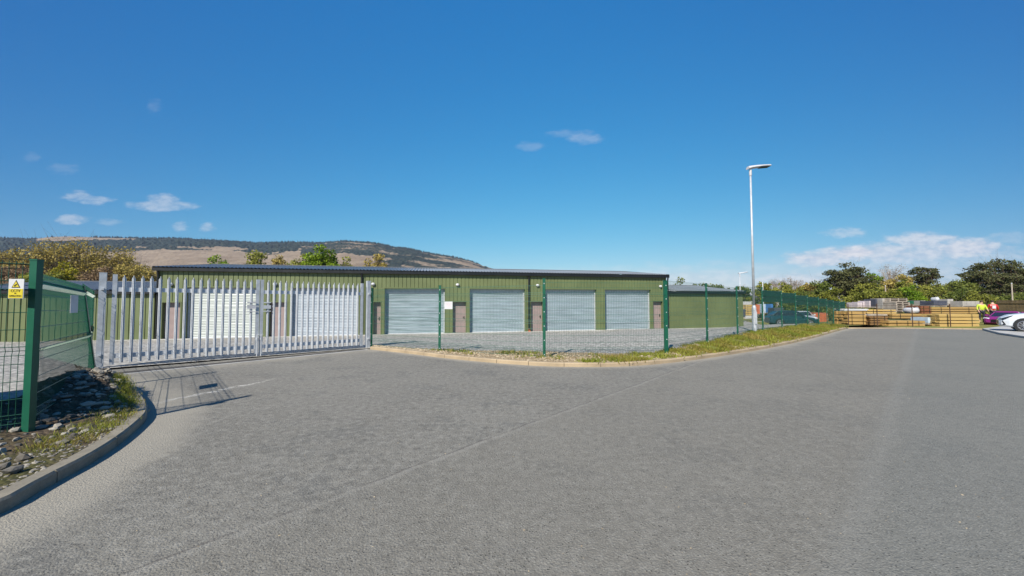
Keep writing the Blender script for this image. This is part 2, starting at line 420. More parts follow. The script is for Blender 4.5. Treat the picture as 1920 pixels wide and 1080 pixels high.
def ruled(A, B, rows, hf, name, m, power=1.0):
    n = len(A); vs = []; fs = []
    for r in range(rows+1):
        t = (r/rows)**power
        for a, b in zip(A, B):
            p = a.lerp(b, t); vs.append((p.x, p.y, hf(p.x, p.y, t, a, b)))
    for r in range(rows):
        for i in range(n-1): fs.append((r*n+i, r*n+i+1, (r+1)*n+i+1, (r+1)*n+i))
    mb = MB(); mb.add(vs, fs); return mb.build(name, m, smooth=True)

# key points
GATE_L, GATE_R = D(190, 600, 9.7), D(690, 600, 14.3)
GATE_L.z = GATE_R.z = 0
P1 = G(52, 822, .03); P2 = D(181, 720, 7.35); P2.z = .05; P2T = D(155, 536, 7.1); LEAN2 = Vector((P2T.x-P2.x, P2T.y-P2.y, 0))
P0 = P1+Vector((-2.15,-2.1,0)); Pm1 = P0+Vector((-2.4,-2.0,0))
RF = [(1247,11.5,.0,526)]   # px, depth, base z, top py
for t_, px_, bz, ty in ((1,1324,.2,531),(2,1381,.3,537),(3,1428.5,.4,538),(4,1464.5,.36,545),(5,1491,.3,549),(6,1513,.22,553.5),(7,1534,.14,556.5),(8,1549.5,.05,559.5),(9,1562,-.05,562),(10,1573.6,-.12,564),(11,1583.5,-.2,565)):
    RF.append((px_, 11.5*(1+.1764*t_), bz, ty))
FRONT = [(825,12.66,.0,535),(1020,11.1,.0,522)]
def post_pts(lst):
    out = []
    for px_, Y_, bz, ty in lst:
        tp = D(px_, ty, Y_); out.append((Vector((tp.x, Y_, bz)), tp.z))
    return out
PF = post_pts(FRONT); PR = post_pts(RF)

KERB_F = [G(*p) for p in [(694,655),(740,660),(790,666),(830,671),(900,678),(960,683),(1030,687),(1100,688),(1170,687),(1240,682),(1300,675),(1350,668),(1400,660),(1440,653),(1480,645),(1510,638),(1540,630),(1565,622.5),(1590,616)]]
KERB_L = [Vector((-3.75,-4,0)), Vector((-3.75,.0,0)), Vector((-3.8,1.8,0))]+[G(*p, .12) for p in [(0,935),(60,903),(110,878),(170,848),(220,817),(255,790),(276,768),(271,745),(252,725),(228,710),(212,703)]]
for p in KERB_L: p.z = 0
KF = smooth_curve(KERB_F, 90); KL = smooth_curve(KERB_L, 90)
FAR = [G(1590,616), G(1700,616), G(1842,618)]
RC = [G(1842,619), G(1872,627), G(1925,635), Vector((20,12.8,0)), Vector((14,4,0)), Vector((13,-8,0))]

# big ground
gm = MB()
gm.add([(-3500,-600,-1.0),(3500,-600,-1.0),(3500,3500,-1.0),(-3500,3500,-1.0)], [(0,1,2,3)])
struct(gm.build('ground', M['earth']))
# road sheet: fan of strips between left chain and right chain, with 'dust' attribute
def road():
    from mathutils.geometry import delaunay_2d_cdt
    chain = resample(KL, 110)+resample([KL[-1], GATE_L+Vector((.5,-.35,0)), GATE_R+Vector((.1,-.4,0)), KF[0]], 40)[1:]+resample(KF, 120)[1:]+resample(FAR, 25)[1:]+resample(RC, 60)[1:]
    pts = [Vector((p.x, p.y)) for p in chain]; n = len(pts); ring = list(range(n))
    P = np.array([(p.x, p.y) for p in pts])
    y = -7.9
    while y < 26:
        st = .22 if y > 0 and y < 12 else .6; x = -14 if y > 5 else -3.7
        while x < 34: pts.append(Vector((x, y))); x += st if x < 8 else .8
        y += st
    V_, E_, F_, *_r = delaunay_2d_cdt(pts, [(i, (i+1) % n) for i in range(n)], [ring], 1, 1e-4)
    KLa = np.array([(p.x,p.y) for p in resample(KL, 300)]); KFa = np.array([(p.x,p.y) for p in resample(KF, 300)]); Ga = np.array([(p.x,p.y) for p in resample([tA, tB], 80)])
    dust = []
    for v in V_:
        q_ = np.array((v.x, v.y)); dd = lambda A_: math.sqrt(float(((A_-q_)**2).sum(1).min()))
        dust.append(max(0, 1-dd(KLa)/.95, .75*(1-dd(KFa)/.5), .55*(1-dd(Ga)/1.3)))
    mb = MB(); mb.add([(v.x, v.y, 0) for v in V_], [tuple(f) for f in F_]); o = mb.build('road', M['asphalt'])
    at = o.data.attributes.new('dust', 'FLOAT', 'POINT'); at.data.foreach_set('value', dust)
    if o.data.polygons[0].normal.z < 0: o.data.flip_normals()
    return struct(o)

# kerbs
def kerb(curve, out_side, name, m, h=.1, wdt=.13, seg=.92):
    """cross-section swept, split by thin joints"""
    pts = resample(curve, max(4, int(sum((b-a).length for a, b in zip(curve, curve[1:]))/.23))); mb = MB(); k = 0
    L = 0; run = []; 
    def sect(i, shrink=0):
        d = (pts[min(i+1,len(pts)-1)]-pts[max(i-1,0)]).normalized(); n_ = Vector((-d.y, d.x, 0))*out_side
        p = pts[i]; z0 = p.z
        return [p+Vector((0,0,-.15)), p+Vector((0,0,h-.02)), p+n_*.018+Vector((0,0,h)), p+n_*wdt+Vector((0,0,h)), p+n_*wdt+Vector((0,0,-.15))], d
    i = 0
    while i < len(pts)-1:
        j = min(i+4, len(pts)-1); rings = []
        for q in range(i, j+1):
            r_, d = sect(q)
            if q == i: r_ = [v+d*.006 for v in r_]
            if q == j: r_ = [v-d*.006 for v in r_]
            dz = Vector((0,0,rnd.uniform(-.002,.002)))
            rings.append(r_)
        mb.loft(rings); i = j
    return struct(mb.build(name, m))
kerb(KF, 1, 'kerb', M['kerb'], h=.10)
kerb(KL, 1, 'kerb', M['kerb_grey'], h=.112)
kerb(FAR, 1, 'kerb', M['kerb'], h=.06)
kerb(RC, 1, 'kerb', M['pave'], h=.11)
ch_ = MB(); q = resample([G(1866,626.5,.006), G(1925,635,.006), Vector((20,12.8,.006))], 24)
for a, b in zip(q, q[1:]):
    d = (b-a).normalized(); n_ = Vector((d.y,-d.x,0)); ch_.add([a-n_*.02, a-n_*.30, b-n_*.30, b-n_*.02], [(0,1,2,3)])
struct(ch_.build('gutter_channel', M['darkstrip']))
# gate threshold: pale concrete edging, then dark infill
tA, tB = G(214,704)+Vector((0,0,0)), G(690,656)
road()
e = (tB-tA).normalized(); nn = Vector((-e.y, e.x, 0))
mb = MB(); mb.obox((tA+tB)/2+nn*.04+Vector((0,0,-.04)), e, nn, (0,0,1), (tB-tA).length, .09, .10); struct(mb.build('concrete_edging', M['conc']))
mb = MB(); 
A_ = [tA+nn*.09+e*.0, tB+nn*.09]; mb.add([A_[0], A_[1], A_[1]+nn*.32, A_[0]+nn*.42], [(0,1,2,3)]); o = mb.build('channel_infill', M['darkstrip']); o.location.z = .006; struct(o)

# yard: from boundary chain to far chain
bound = [Vector((-14,-3,0)), Pm1, P0, P1, P2, GATE_L]+[GATE_L.lerp(GATE_R, i/8)-Vector((-.0,.28,0)) for i in range(9)]+[p for p, _ in PF]+[p for p, _ in PR]+[Vector((32,36.5,0))]
bound[5] = GATE_L+Vector((-.3,-.5,0))
B = resample(bound, 150)
Fr = resample([Vector((-70,0,0)), Vector((-80,60,0)), Vector((-40,90,0)), Vector((20,100,0)), Vector((45,95,0))], 150)
for p in B+Fr: p.z = 0
struct(ruled(B, Fr, 70, lambda x, y, t, a, b: hgt(x, y)+.02*vnoise(x, y, 1.3)*min(1, t*8), 'gravel_yard', M['gravel'], 2.2))
# timber yard apron
TB = resample([FAR[0]+Vector((0,.13,0)), FAR[1]+Vector((0,.13,0)), FAR[2]+Vector((.1,.13,0)), Vector((50,25,0)), Vector((110,22,0))], 80)
TF = resample([Vector((42,90,0)), Vector((70,90,0)), Vector((120,80,0)), Vector((150,60,0))], 80)
struct(ruled(TB, TF, 40, lambda x, y, t, a, b: hgt(x, y)+.03-.05*t+.03*vnoise(x, y, .8), 'grassy_apron', M['verge_grass'], 2.0))
# right pavement
PB = resample([p for p in RC], 30); PFo = resample([Vector((33,26,0)), Vector((60,24,0)), Vector((60,-8,0))], 30)
struct(ruled([p+Vector((.09,.06,0)) for p in PB], PFo, 6, lambda x, y, t, a, b: .1, 'pavement', M['pave']))
# verge front/right
FPTS = [GATE_R+Vector((.0,.1,0))]+[p for p, _ in PF]+[p for p, _ in PR]
FL = resample(FPTS, 160); 
KFi = resample([GATE_R+Vector((.35,-.55,0))]+[p for p in KF[3:]], 160)
def vz(x, y, t, a, b):
    z0 = .085; zf = hgt(b.x, b.y)+.05
    tt = t*t*(3-2*t); return z0*(1-tt)+zf*tt + .025*vnoise(x, y, 3.1)*math.sin(math.pi*min(1, t*1.0)) + .012*vnoise(x, y, 11)*min(1,t*5)
KFo = []
for i, p in enumerate(KFi):
    d = (KFi[min(i+1,159)]-KFi[max(i-1,0)]).normalized(); KFo.append(p+Vector((-d.y, d.x, 0))*.12)
FLo = []
for i, p in enumerate(FL):
    d = (FL[min(i+1,159)]-FL[max(i-1,0)]).normalized(); FLo.append(Vector((p.x,p.y,0))+Vector((-d.y, d.x, 0))*(.12+1.35*math.exp(-((960+FPX*p.x/p.y-1010)/150)**2)))
split = next(i for i in range(160) if 960+FPX*KFo[i].x/KFo[i].y > 1150)
struct(ruled(KFo[:split+1], FLo[:split+1], 10, vz, 'sandy_verge', M['verge']))
struct(ruled(KFo[split:], FLo[split:], 12, vz, 'grass_verge', M['verge_grass']))
# concrete gravel boards under roadside fence
gb = MB()
for (a, _), (b, _) in zip(PR[:-1], PR[1:]):
    d = (b-a); d.z = 0; L = d.length; d.normalize(); n_ = Vector((-d.y, d.x, 0))
    a2 = Vector((a.x,a.y,0)); b2 = Vector((b.x,b.y,0)); h1 = hgt(a.x,a.y); h2 = hgt(b.x,b.y)
    gb.loft([[a2+n_*.03+Vector((0,0,h1-.2)), a2+n_*.08+Vector((0,0,h1-.2)), a2+n_*.08+Vector((0,0,h1+.07)), a2+n_*.03+Vector((0,0,h1+.07))],
             [b2+n_*.03+Vector((0,0,h2-.2)), b2+n_*.08+Vector((0,0,h2-.2)), b2+n_*.08+Vector((0,0,h2+.07)), b2+n_*.03+Vector((0,0,h2+.07))]])
struct(gb.build('edging_board', M['conc']))
# left mound
LFc = resample([Vector((-7.6,-4,0)), P0+Vector((.2,-1.2,0)), P0, P1, P2, GATE_L+Vector((-.1,-.3,0))], 120); KLi = []
k_ = resample(KL+[GATE_L+Vector((.35,-.5,0))], 120)
for i, p in enumerate(k_):
    d = (k_[min(i+1,119)]-k_[max(i-1,0)]).normalized(); KLi.append(p+Vector((-d.y, d.x, 0))*.125)
def mz(x, y, t, a, b):
    hump = .42*math.exp(-(((x+7.0)/1.3)**2+((y-6.1)/1.5)**2))+.10*math.exp(-(((x+6.6)/.5)**2+((y-4.1)/.8)**2))
    edge = min(1, t*3)*(1-.0*t)
    return .105*(1-t)+.04*t + hump*edge*1.0 + (.03*vnoise(x, y, 4)+.016*vnoise(x, y, 13))*min(1, t*4)
LFo = [p+Vector((-1.0,.7,0)) for p in LFc]
struct(ruled(KLi, LFo, 26, mz, 'soil_bank', M['soil']))

# ------------------------------------------------------------------ stones and grass (uncountable)
ICO = []
def ico():
    p = (1+5**.5)/2; v = [Vector(q).normalized() for q in [(-1,p,0),(1,p,0),(-1,-p,0),(1,-p,0),(0,-1,p),(0,1,p),(0,-1,-p),(0,1,-p),(p,0,-1),(p,0,1),(-p,0,-1),(-p,0,1)]]
    f = [(0,11,5),(0,5,1),(0,1,7),(0,7,10),(0,10,11),(1,5,9),(5,11,4),(11,10,2),(10,7,6),(7,1,8),(3,9,4),(3,4,2),(3,2,6),(3,6,8),(3,8,9),(4,9,5),(2,4,11),(6,2,10),(8,6,7),(9,8,1)]
    return v, f
IV, IF = ico()
def stones(spots, name, m, label):
    mb = MB()
    for (x, y, z, s) in spots:
        sx, sy, sz = s*rnd.uniform(.7,1.5), s*rnd.uniform(.6,1.1), s*rnd.uniform(.4,.8); a = rnd.uniform(0,6.3); ca, sa = math.cos(a), math.sin(a)
        vs = []
        for v in IV:
            k = rnd.uniform(.75,1.2); px, py, pz = v.x*sx*k, v.y*sy*k, v.z*sz*k
            vs.append((x+px*ca-py*sa, y+px*sa+py*ca, z+pz+sz*.3))
        mb.add(vs, IF)
    o = mb.build(name, m); tag(o, label, kind='stuff'); return o
def strip_pt(A, Bc, i0, i1, t0, t1):
    f = rnd.uniform(i0, i1); i = min(int(f), len(A)-2); g = f-i; t = rnd.uniform(t0, t1)
    a = A[i].lerp(A[i+1], g); b = Bc[i].lerp(Bc[i+1], g); p = a.lerp(b, t); return p, t, a, b
sp_ = []
for _ in range(1900):
    p, t, a, b = strip_pt(KLi, LFo, 18, 112, .12, .9); sp_.append((p.x, p.y, mz(p.x, p.y, t, a, b), rnd.choice([.012,.018,.022,.03,.04,.06])))
for _ in range(1600):
    p, t, a, b = strip_pt(KLi, LFo, 18, 85, .0, .16); sp_.append((p.x, p.y, mz(p.x, p.y, t, a, b)-.004, rnd.choice([.008,.012,.016,.022])))
for q in ((20,795,.09),(12,800,.07),(40,790,.06),(8,870,.06),(25,876,.05),(196,735,.07),(225,733,.08),(215,752,.05),(185,752,.04),(222,768,.03)):
    g = G(q[0], q[1], .16); sp_.append((g.x, g.y, .13, q[2]))
stones(sp_, 'rubble', M['stone'], 'loose stones scattered over the dark soil bank')
sp_ = []
for _ in range(5200):
    p, t, a, b = strip_pt(KFo, FLo, 0, split+10, .05, 1.0); sp_.append((p.x, p.y, vz(p.x, p.y, t, a, b)-.004, rnd.choice([.01,.015,.018,.022,.03,.045])))
for _ in range(900):
    p, t, a, b = strip_pt(KFo, FLo, split, 159, .02, .3); sp_.append((p.x, p.y, vz(p.x, p.y, t, a, b), rnd.choice([.015,.02,.03])))
stones(sp_, 'chippings', M['stone_pale'], 'pale chippings lying along the sandy verge')
sp_ = []
for _ in range(260):
    y = 1.8+rnd.random()**1.5*9; x = rnd.uniform(-1.2,1.3)*y
    if x < -3.2-max(0,(y-4))*.8: continue
    sp_.append((x, y, .0, rnd.choice([.003,.004,.005,.007])))
stones(sp_, 'grit', M['stone_pale'], 'loose grit and small stones lying on the asphalt')
def grass(spots, name, m, label, hmin, hmax, wd):
    V_ = np.zeros((len(spots)*3, 3), np.float32)
    for i, (x, y, z) in enumerate(spots):
        a = rnd.uniform(0, 6.28); h = rnd.uniform(hmin, hmax); l = h*rnd.uniform(.2,1.1); a2 = rnd.uniform(0, 6.28)
        V_[3*i] = (x-wd*math.cos(a), y-wd*math.sin(a), z-.01); V_[3*i+1] = (x+wd*math.cos(a), y+wd*math.sin(a), z-.01)
        V_[3*i+2] = (x+l*math.cos(a2), y+l*math.sin(a2), z+h)
    o = npmesh(name, V_, None, 3, m); tag(o, label, kind='stuff'); return o
sg, sdry = [], []
tuft = [strip_pt(KFo, FLo, split-6, 158.9, .04, .98) for _ in range(2600)]
for p, t, a, b in tuft:
    if vnoise(p.x, p.y, 2.7)+.5*vnoise(p.y, p.x, 6.1) < -.12: continue
    for _ in range(rnd.randint(20, 45)):
        x, y = p.x+rnd.gauss(0,.10), p.y+rnd.gauss(0,.10); z = vz(p.x, p.y, t, a, b)
        (sg if vnoise(x, y, 1.2)+rnd.gauss(0,.35) > .0 else sdry).append((x, y, z))
for _ in range(90):
    p, t, a, b = strip_pt(KFo, FLo, 12, split, .25, .8)
    if vnoise(p.x, p.y, 1.8) < -.1: continue
    for _ in range(22):
        (sg if rnd.random() < .6 else sdry).append((p.x+rnd.gauss(0,.09), p.y+rnd.gauss(0,.07), vz(p.x, p.y, t, a, b)))
grass(sg, 'grass', M['blade'], 'fresh green grass on the roadside verge', .03, .12, .014)
grass(sdry, 'dry_grass', M['blade_dry'], 'yellowed dry grass on the roadside verge', .03, .11, .013)
sg, sdry = [], []
for _ in range(330):
    p, t, a, b = strip_pt(KLi, LFo, 60, 102, .03, .26)
    for _ in range(26):
        x, y = p.x+rnd.gauss(0,.07), p.y+rnd.gauss(0,.07); z = mz(p.x, p.y, t, a, b)
        (sg if vnoise(x, y, 2.1)+rnd.gauss(0,.3) > .05 else sdry).append((x, y, z))
grass(sg, 'bank_grass', M['blade'], 'green grass growing on the bank behind the kerb', .02, .08, .004)
grass(sdry, 'dry_bank_grass', M['blade_dry'], 'dry grass and moss behind the curved kerb', .01, .05, .004)

# ------------------------------------------------------------------ storage buildings
TH = R(13.3); U_ = Vector((math.cos(TH), math.sin(TH), 0)); N_ = Vector((-math.sin(TH), math.cos(TH), 0))
A0 = D(291, 637, 21.5)
def s_at(px):   # image column -> metres along the facade
    return 10.8*(px-294)/(458.3-.1145*px)
def bld(name, label):
    return thing(name, label, 'storage building', (A0.x, A0.y, A0.z), (0, -.0035, TH))
def ribbed(mb, s0, s1, h0, h1, y0=0, pitch=.25, gw=.045, dep=.028, off=0):
    xs = [s0]; ys = [y0]
    k = math.ceil((s0-off)/pitch)
    while off+k*pitch < s1-.03:
        c = off+k*pitch
        if c-gw/2 > s0+.01:
            xs += [c-gw/2, c-gw/2+.008, c+gw/2-.008, c+gw/2]; ys += [y0, y0+dep, y0+dep, y0]
        k += 1
    xs.append(s1); ys.append(y0)
    vs = [(x, y, h0) for x, y in zip(xs, ys)]+[(x, y, h1) for x, y in zip(xs, ys)]; n = len(xs)
    mb.add(vs, [(i, i+1, n+i+1, n+i) for i in range(n-1)])
def roof_sheet(mb, s0, s1, pts, pitch=.2, rh=.045):
    """pts: list of (y,h) down the section; ribs run along it"""
    prof = [(s0, 0)]; k = 0; x = s0+.03
    while x+.1 < s1:
        prof += [(x, 0), (x+.025, rh), (x+.075, rh), (x+.1, 0)]; x += pitch
    prof.append((s1, 0)); n = len(prof)
    for (ya, ha), (yb, hb) in zip(pts, pts[1:]):
        mb.add([(x, ya, ha+z) for x, z in prof]+[(x, yb, hb+z) for x, z in prof], [(i, i+1, n+i+1, n+i) for i in range(n-1)])
def shed(root, s0, s1, H, ridge, depth, door_free=True):
    w_ = MB()
    if door_free: ribbed(w_, s0, s1, -.3, H)
    w_.box((s0+.02,.35,-.35),(s1-.02,depth,H-.02)) if door_free else w_.box((s0+.02,.6,-.35),(s1-.02,depth,H-.02))
    for sx in (s0, s1):    # gables
        w_.add([(sx,0,-.35),(sx,depth,-.35),(sx,depth,H),(sx,depth/2,ridge-.03),(sx,0,H)], [(0,1,2,3,4)])
    wall = w_.build('wall', M['green_wall'], root)
    r_ = MB(); roof_sheet(r_, s0-.12, s1+.12, [(-.17,H+.13),(depth/2,ridge+.05),(depth+.1,H+.13)])
    r_.box((s0-.1,depth/2-.15,ridge+.085),(s1+.1,depth/2+.15,ridge+.11))
    rf = r_.build('roof', M['roof'], root)
    g = MB(); g.box((s0-.13,-.2,H-.07),(s1+.13,-.04,H+.09)); g.box((s0-.12,-.038,H-.03),(s1+.12,-.003,H+.05))
    # dark underside infill of sheet, barge boards
    for sx in (s0-.14, s1+.10):
        g.add([(sx,-.17,H+.0),(sx+.04,-.17,H+.0),(sx+.04,depth/2,ridge-.1),(sx,depth/2,ridge-.1),(sx,-.17,H+.17),(sx+.04,-.17,H+.17),(sx+.04,depth/2,ridge+.1),(sx,depth/2,ridge+.1)],
              [(0,1,2,3),(4,5,6,7),(0,4,7,3),(1,5,6,2),(0,1,5,4)])
    g.build('gutter', M['black'], root)
    pl = MB(); pl.box((s0-.02,-.1,-.4),(s1+.02,.0-.003,.03)); pl.build('plinth', M['conc'], root)
    return wall
# left wing
LW = bld('storage_shed', 'low green clad shed with slate blue roof beyond the steel palisade gate')
shed(LW, -9.0, -.1, 2.62, 3.42, 11.0)
c_ = MB(); ribbed(c_, -8.9, -8.0, 0, 2.3, -.02); 
# right wing
RW = bld('storage_shed', 'low plain green shed adjoining the right end of the shuttered building')
shed(RW, 32.5, 39.3, 2.72, 3.5, 11.0)
# main
MBd = bld('storage_building', 'long green clad storage block with six roller shutters and black gutter')
H = 3.93; LEN = 32.4
rollers = [(347,487),(541,671),(716,831),(874.5,980),(1015,1113),(1126.5,1214)]
pdoors = [(303,340.5),(502,538.4),(695,712),(843,870.4),(988,1013),(1216,1236)]
RO = [(s_at(a), s_at(b)) for a, b in rollers]; PD = [(s_at(a), s_at(b)) for a, b in pdoors]
HR, HP = 2.97, 2.12
wmb = MB()
ribbed(wmb, 0.0, LEN, HR, H)
ops = sorted([(a, b, 'r') for a, b in RO]+[(a, b, 'p') for a, b in PD]); x = 0.0
segs = []
for a, b, k in ops:
    if a-x > .02: ribbed(wmb, x, a, -.3, HR)
    if k == 'p': ribbed(wmb, a, b, HP, HR)
    x = b
if LEN-x > .02: ribbed(wmb, x, LEN, -.3, HR)
wmb.box((.02,.6,-.35),(LEN-.02,11.9,H-.02))
for sx in (0, LEN): wmb.add([(sx,0,-.35),(sx,12,-.35),(sx,12,H),(sx,6,4.68),(sx,0,H)], [(0,1,2,3,4)])
wmb.box((-.0,-.02,-.3),(.10,.05,H-.08)); wmb.box((LEN-.10,-.02,-.3),(LEN,.05,H-.08))
wmb.build('wall', M['green_wall'], MBd)
r_ = MB(); roof_sheet(r_, -.15, LEN+.15, [(-.17,H+.13),(6,4.78),(12.1,H+.13)]); r_.box((-.1,5.85,4.825),(LEN+.1,6.15,4.85)); r_.build('roof', M['roof'], MBd)
g = MB(); g.box((-.16,-.2,H-.08),(LEN+.16,-.04,H+.09)); g.box((-.14,-.038,H-.04),(LEN+.14,-.003,H+.06))
for sx in (-.17, LEN+.13):
    g.add([(sx,-.17,H),(sx+.04,-.17,H),(sx+.04,6,4.6),(sx,6,4.6),(sx,-.17,H+.17),(sx+.04,-.17,H+.17),(sx+.04,6,4.84),(sx,6,4.84)], [(0,1,2,3),(4,5,6,7),(0,4,7,3),(1,5,6,2),(0,1,5,4)])
g.build('gutter', M['black'], MBd)
pl = MB(); pl.box((-.05,-.32,-.4),(LEN+.05,-.003,.035)); pl.build('plinth', M['conc'], MBd)
shm = [M['shutter_pale'], M['shutter_mid'], M['shutter'], M['shutter'], M['shutter'], M['shutter']]
shl = ['pale cream slatted shutter seen through the gate', 'bluish white slatted shutter behind the right gate leaf']
for i, (a, b) in enumerate(RO):
    m_ = MB(); z = .0; prof = [(.30, .0)]
    pitch = .095
    while z < HR-.02:
        prof += [(.285, z+.012), (.272, z+pitch*.35), (.272, z+pitch*.7), (.285, z+pitch-.01), (.296, z+pitch-.004)]; z += pitch
    n = len(prof)
    jit = [rnd.uniform(-.003,.003) for _ in range(n)]
    xs = [a+.05, (a+b)/2-.6, (a+b)/2+.5, b-.05]
    vs = [(x_, y_+(0 if k in (0,3) else rnd.uniform(-.006,.006)), z_) for k, x_ in enumerate(xs) for (y_, z_) in prof]
    fs = [(k*n+q, k*n+q+1, (k+1)*n+q+1, (k+1)*n+q) for k in range(3) for q in range(n-1)]
    m_.add(vs, fs); rd = m_.build('roller_door', shm[i], MBd)
    if i < 2: rd['label'] = shl[i]
    m2 = MB(); m2.box((a+.05,.25,.0),(b-.05,.269,.07)); m2.build('bottom_rail', M['galv_pale'], rd)
    # frame: guides, jambs, head
    f_ = MB(); f_.box((a,-.012,-.02),(a+.05,.31,HR)); f_.box((b-.05,-.012,-.02),(b,.31,HR)); f_.box((a+.05,-.012,HR-.04),(b-.05,.31,HR+.03))
    f_.build('door_frame', M['trim_green'], MBd)
    g_ = MB(); g_.box((a+.052,.19,.0),(a+.13,.248,HR-.05)); g_.box((b-.13,.19,.0),(b-.052,.248,HR-.05)); g_.box((a+.132,.235,HR-.33),(b-.132,.268,HR-.045)); g_.build('shutter_guide', M['galv'], rd)
for i, (a, b) in enumerate(PD):
    d_ = MB(); d_.box((a+.05,.24,.02),(b-.05,.28,HP-.05)); 
    pd = d_.build('door', M['door'], MBd)
    hd = MB(); hx = b-.16 if i != 0 else a+.16
    hd.box((hx-.02,.215,.92),(hx+.02,.239,1.12)); hd.tube([(hx,.2,1.05),(hx-.1,.2,1.05)], .011, 6); hd.build('handle', M['black'], pd)
    f_ = MB(); f_.box((a,-.012,-.02),(a+.05,.29,HP)); f_.box((b-.05,-.012,-.02),(b,.29,HP)); f_.box((a+.05,-.012,HP-.05),(b-.05,.29,HP+.02)); f_.box((a+.05,.28,0),(b-.05,.3,HP-.05))
    f_.build('door_frame', M['trim_green'], MBd)
for px_, pxh in ((320,3.1),(514,3.15),(696,3.2),(853,3.2),(1002,3.2),(1231,3.2)):
    s_ = s_at(px_); l_ = MB()
    rings = []
    for k in range(5):
        a_ = k/4*math.pi/2; rr = .115*math.cos(a_)+.004; rings.append([(s_+rr*math.cos(q*math.pi/5), -.06-.1*math.sin(a_), pxh+rr*math.sin(q*math.pi/5)*.8) for q in range(10)])
    l_.loft([[ (s_+.12*math.cos(q*math.pi/5), -.003, pxh+.1*math.sin(q*math.pi/5)) for q in range(10)]]+rings); l_.build('wall_light', M['white'], MBd, smooth=True)
for px_, shoe in ((294.5,0),(675,0),(985.5,1),(1244,0)):
    s_ = s_at(px_)+(.06 if px_ < 300 else 0); d_ = MB(); d_.tube([(s_,-.12,H-.08),(s_,-.075,H-.3),(s_,-.075,.22),(s_,-.075,.06)], .055, 8)
    for z in (.9,1.9,2.9): d_.box((s_-.08,-.09,z),(s_+.08,-.004,z+.04))
    dp = d_.build('downpipe', M['black'], MBd)
    if shoe:
        d2 = MB(); d2.tube([(s_,-.075,.2),(s_,-.10,.06),(s_,-.2,.05)], .075, 8); d2.build('pipe_shoe', M['orange'], dp)

# ------------------------------------------------------------------ mesh fences
def panel(mb, a, b, z0a, z0b, Hp, step=.05, r=.003, folds=(.12,.95,1.78), flip=1, apex=.045, la=None, lb=None):
    """welded mesh panel from a to b (xy) ; level panel whose foot is at max(z0)"""
    a = Vector((a.x, a.y, 0)); b = Vector((b.x, b.y, 0)); d = b-a; L = d.length; d.normalize(); n_ = Vector((-d.y, d.x, 0))*flip
    def zz(s): return z0a+(z0b-z0a)*s/L
    la = la or Vector((0,0,0)); lb = lb or Vector((0,0,0))
    def lean_at(s, z): return (la*(1-s/L)+lb*(s/L))*(z/Hp)
    prof = [(0,0)]
    for f in folds:
        if f+.1 < Hp+.01: prof += [(f-.05 if f > .06 else f-.03, 0), (f, apex), (f+.05, 0)]
    prof.append((Hp, 0)); k = int(L/step)
    for i in range(k+1):
        s = i*L/k
        pts = [a+d*s-n_*o+Vector((0,0,zz(s)+z))+lean_at(s, z) for z, o in prof]
        # square wire
        vs = []; 
        for p in pts: vs += [p-d*r-n_*r*.6, p+d*r-n_*r*.6, p+n_*r*1.2]
        fs = []
        for q in range(len(pts)-1):
            for e_ in range(3): fs.append((3*q+e_, 3*q+(e_+1)%3, 3*q+3+(e_+1)%3, 3*q+3+e_))
        mb.add(vs, fs)
    hz = [(.01,0)]; z = .0
    for f in folds: hz += [(f-.05 if f > .06 else f-.03, 0), (f, apex), (f+.05, 0)]
    z = .2
    while z < Hp-.1:
        if all(abs(z-f) > .11 for f in folds): hz.append((z, 0))
        z += .2
    hz.append((Hp-.03, 0))
    for z, o in hz:
        p = a-n_*o+Vector((0,0,zz(0)+z))+lean_at(0,z); q = b-n_*o+Vector((0,0,zz(L)+z))+lean_at(L,z); rr = r*1.35
        mb.add([p+Vector((0,0,-rr))-n_*rr, p+Vector((0,0,rr)), p+n_*rr, q+Vector((0,0,-rr))-n_*rr, q+Vector((0,0,rr)), q+n_*rr], [(0,1,4,3),(1,2,5,4),(2,0,3,5)])
def fpost(root, p, z0, z1, d, wdt=.06, dep=.04, clamp=True, lab=None, mt=None, n_face=-1, lean=None):
    d = Vector((d.x, d.y, 0)).normalized(); n_ = Vector((-d.y, d.x, 0)); mb = MB()
    c = Vector((p.x, p.y, 0))
    mb.obox(c+Vector((0,0,(z0-.25+z1-.015)/2)), d, n_, (0,0,1), wdt, dep, z1-.015-z0+.25)
    mb.obox(c+Vector((0,0,z1-.007)), d, n_, (0,0,1), wdt+.008, dep+.008, .016)
    if lean is not None: mb.v = [tuple(Vector(v)+lean*(v[2]-z0)/(z1-z0)) for v in mb.v]
    o = mb.build('post', mt or M['fence_green'], root, world=True)
    if lab: o['label'] = lab
    if clamp:
        for k in range(6):
            z = z0+.2+k*(z1-z0-.35)/5
            cb = MB(); cb.obox(c+n_*n_face*(dep/2+.006)+Vector((0,0,z)), d, n_, (0,0,1), .02, .012, .026); cb.build('clamp', M['galv_pale'], o, world=True)
    return o
# left fence
LFence = thing('mesh_fence', 'green welded mesh fence on the soil bank beside the curved kerb', 'fence', (P1.x, P1.y, 0))
p1t = 2.13; Pm = [ (Pm1,.05,2.15), (P0,.05,2.15), (P1,.0,p1t), (P2,.0,1.99), (GATE_L+Vector((-.13,-.1,0)),0,1.95)]
for i in range(4):
    mb = MB(); a, b = Pm[i], Pm[i+1]; Hh = min(a[2], b[2])-.12
    panel(mb, a[0], b[0], .12, .10 if i < 2 else .08, 2.0 if i < 2 else 1.86, folds=(.17,.95,1.72), flip=1 if i > 1 else -1, la=LEAN2 if i == 3 else None, lb=LEAN2 if i == 2 else None)
    mb.build('mesh_panel', M['wire'], LFence, world=True)
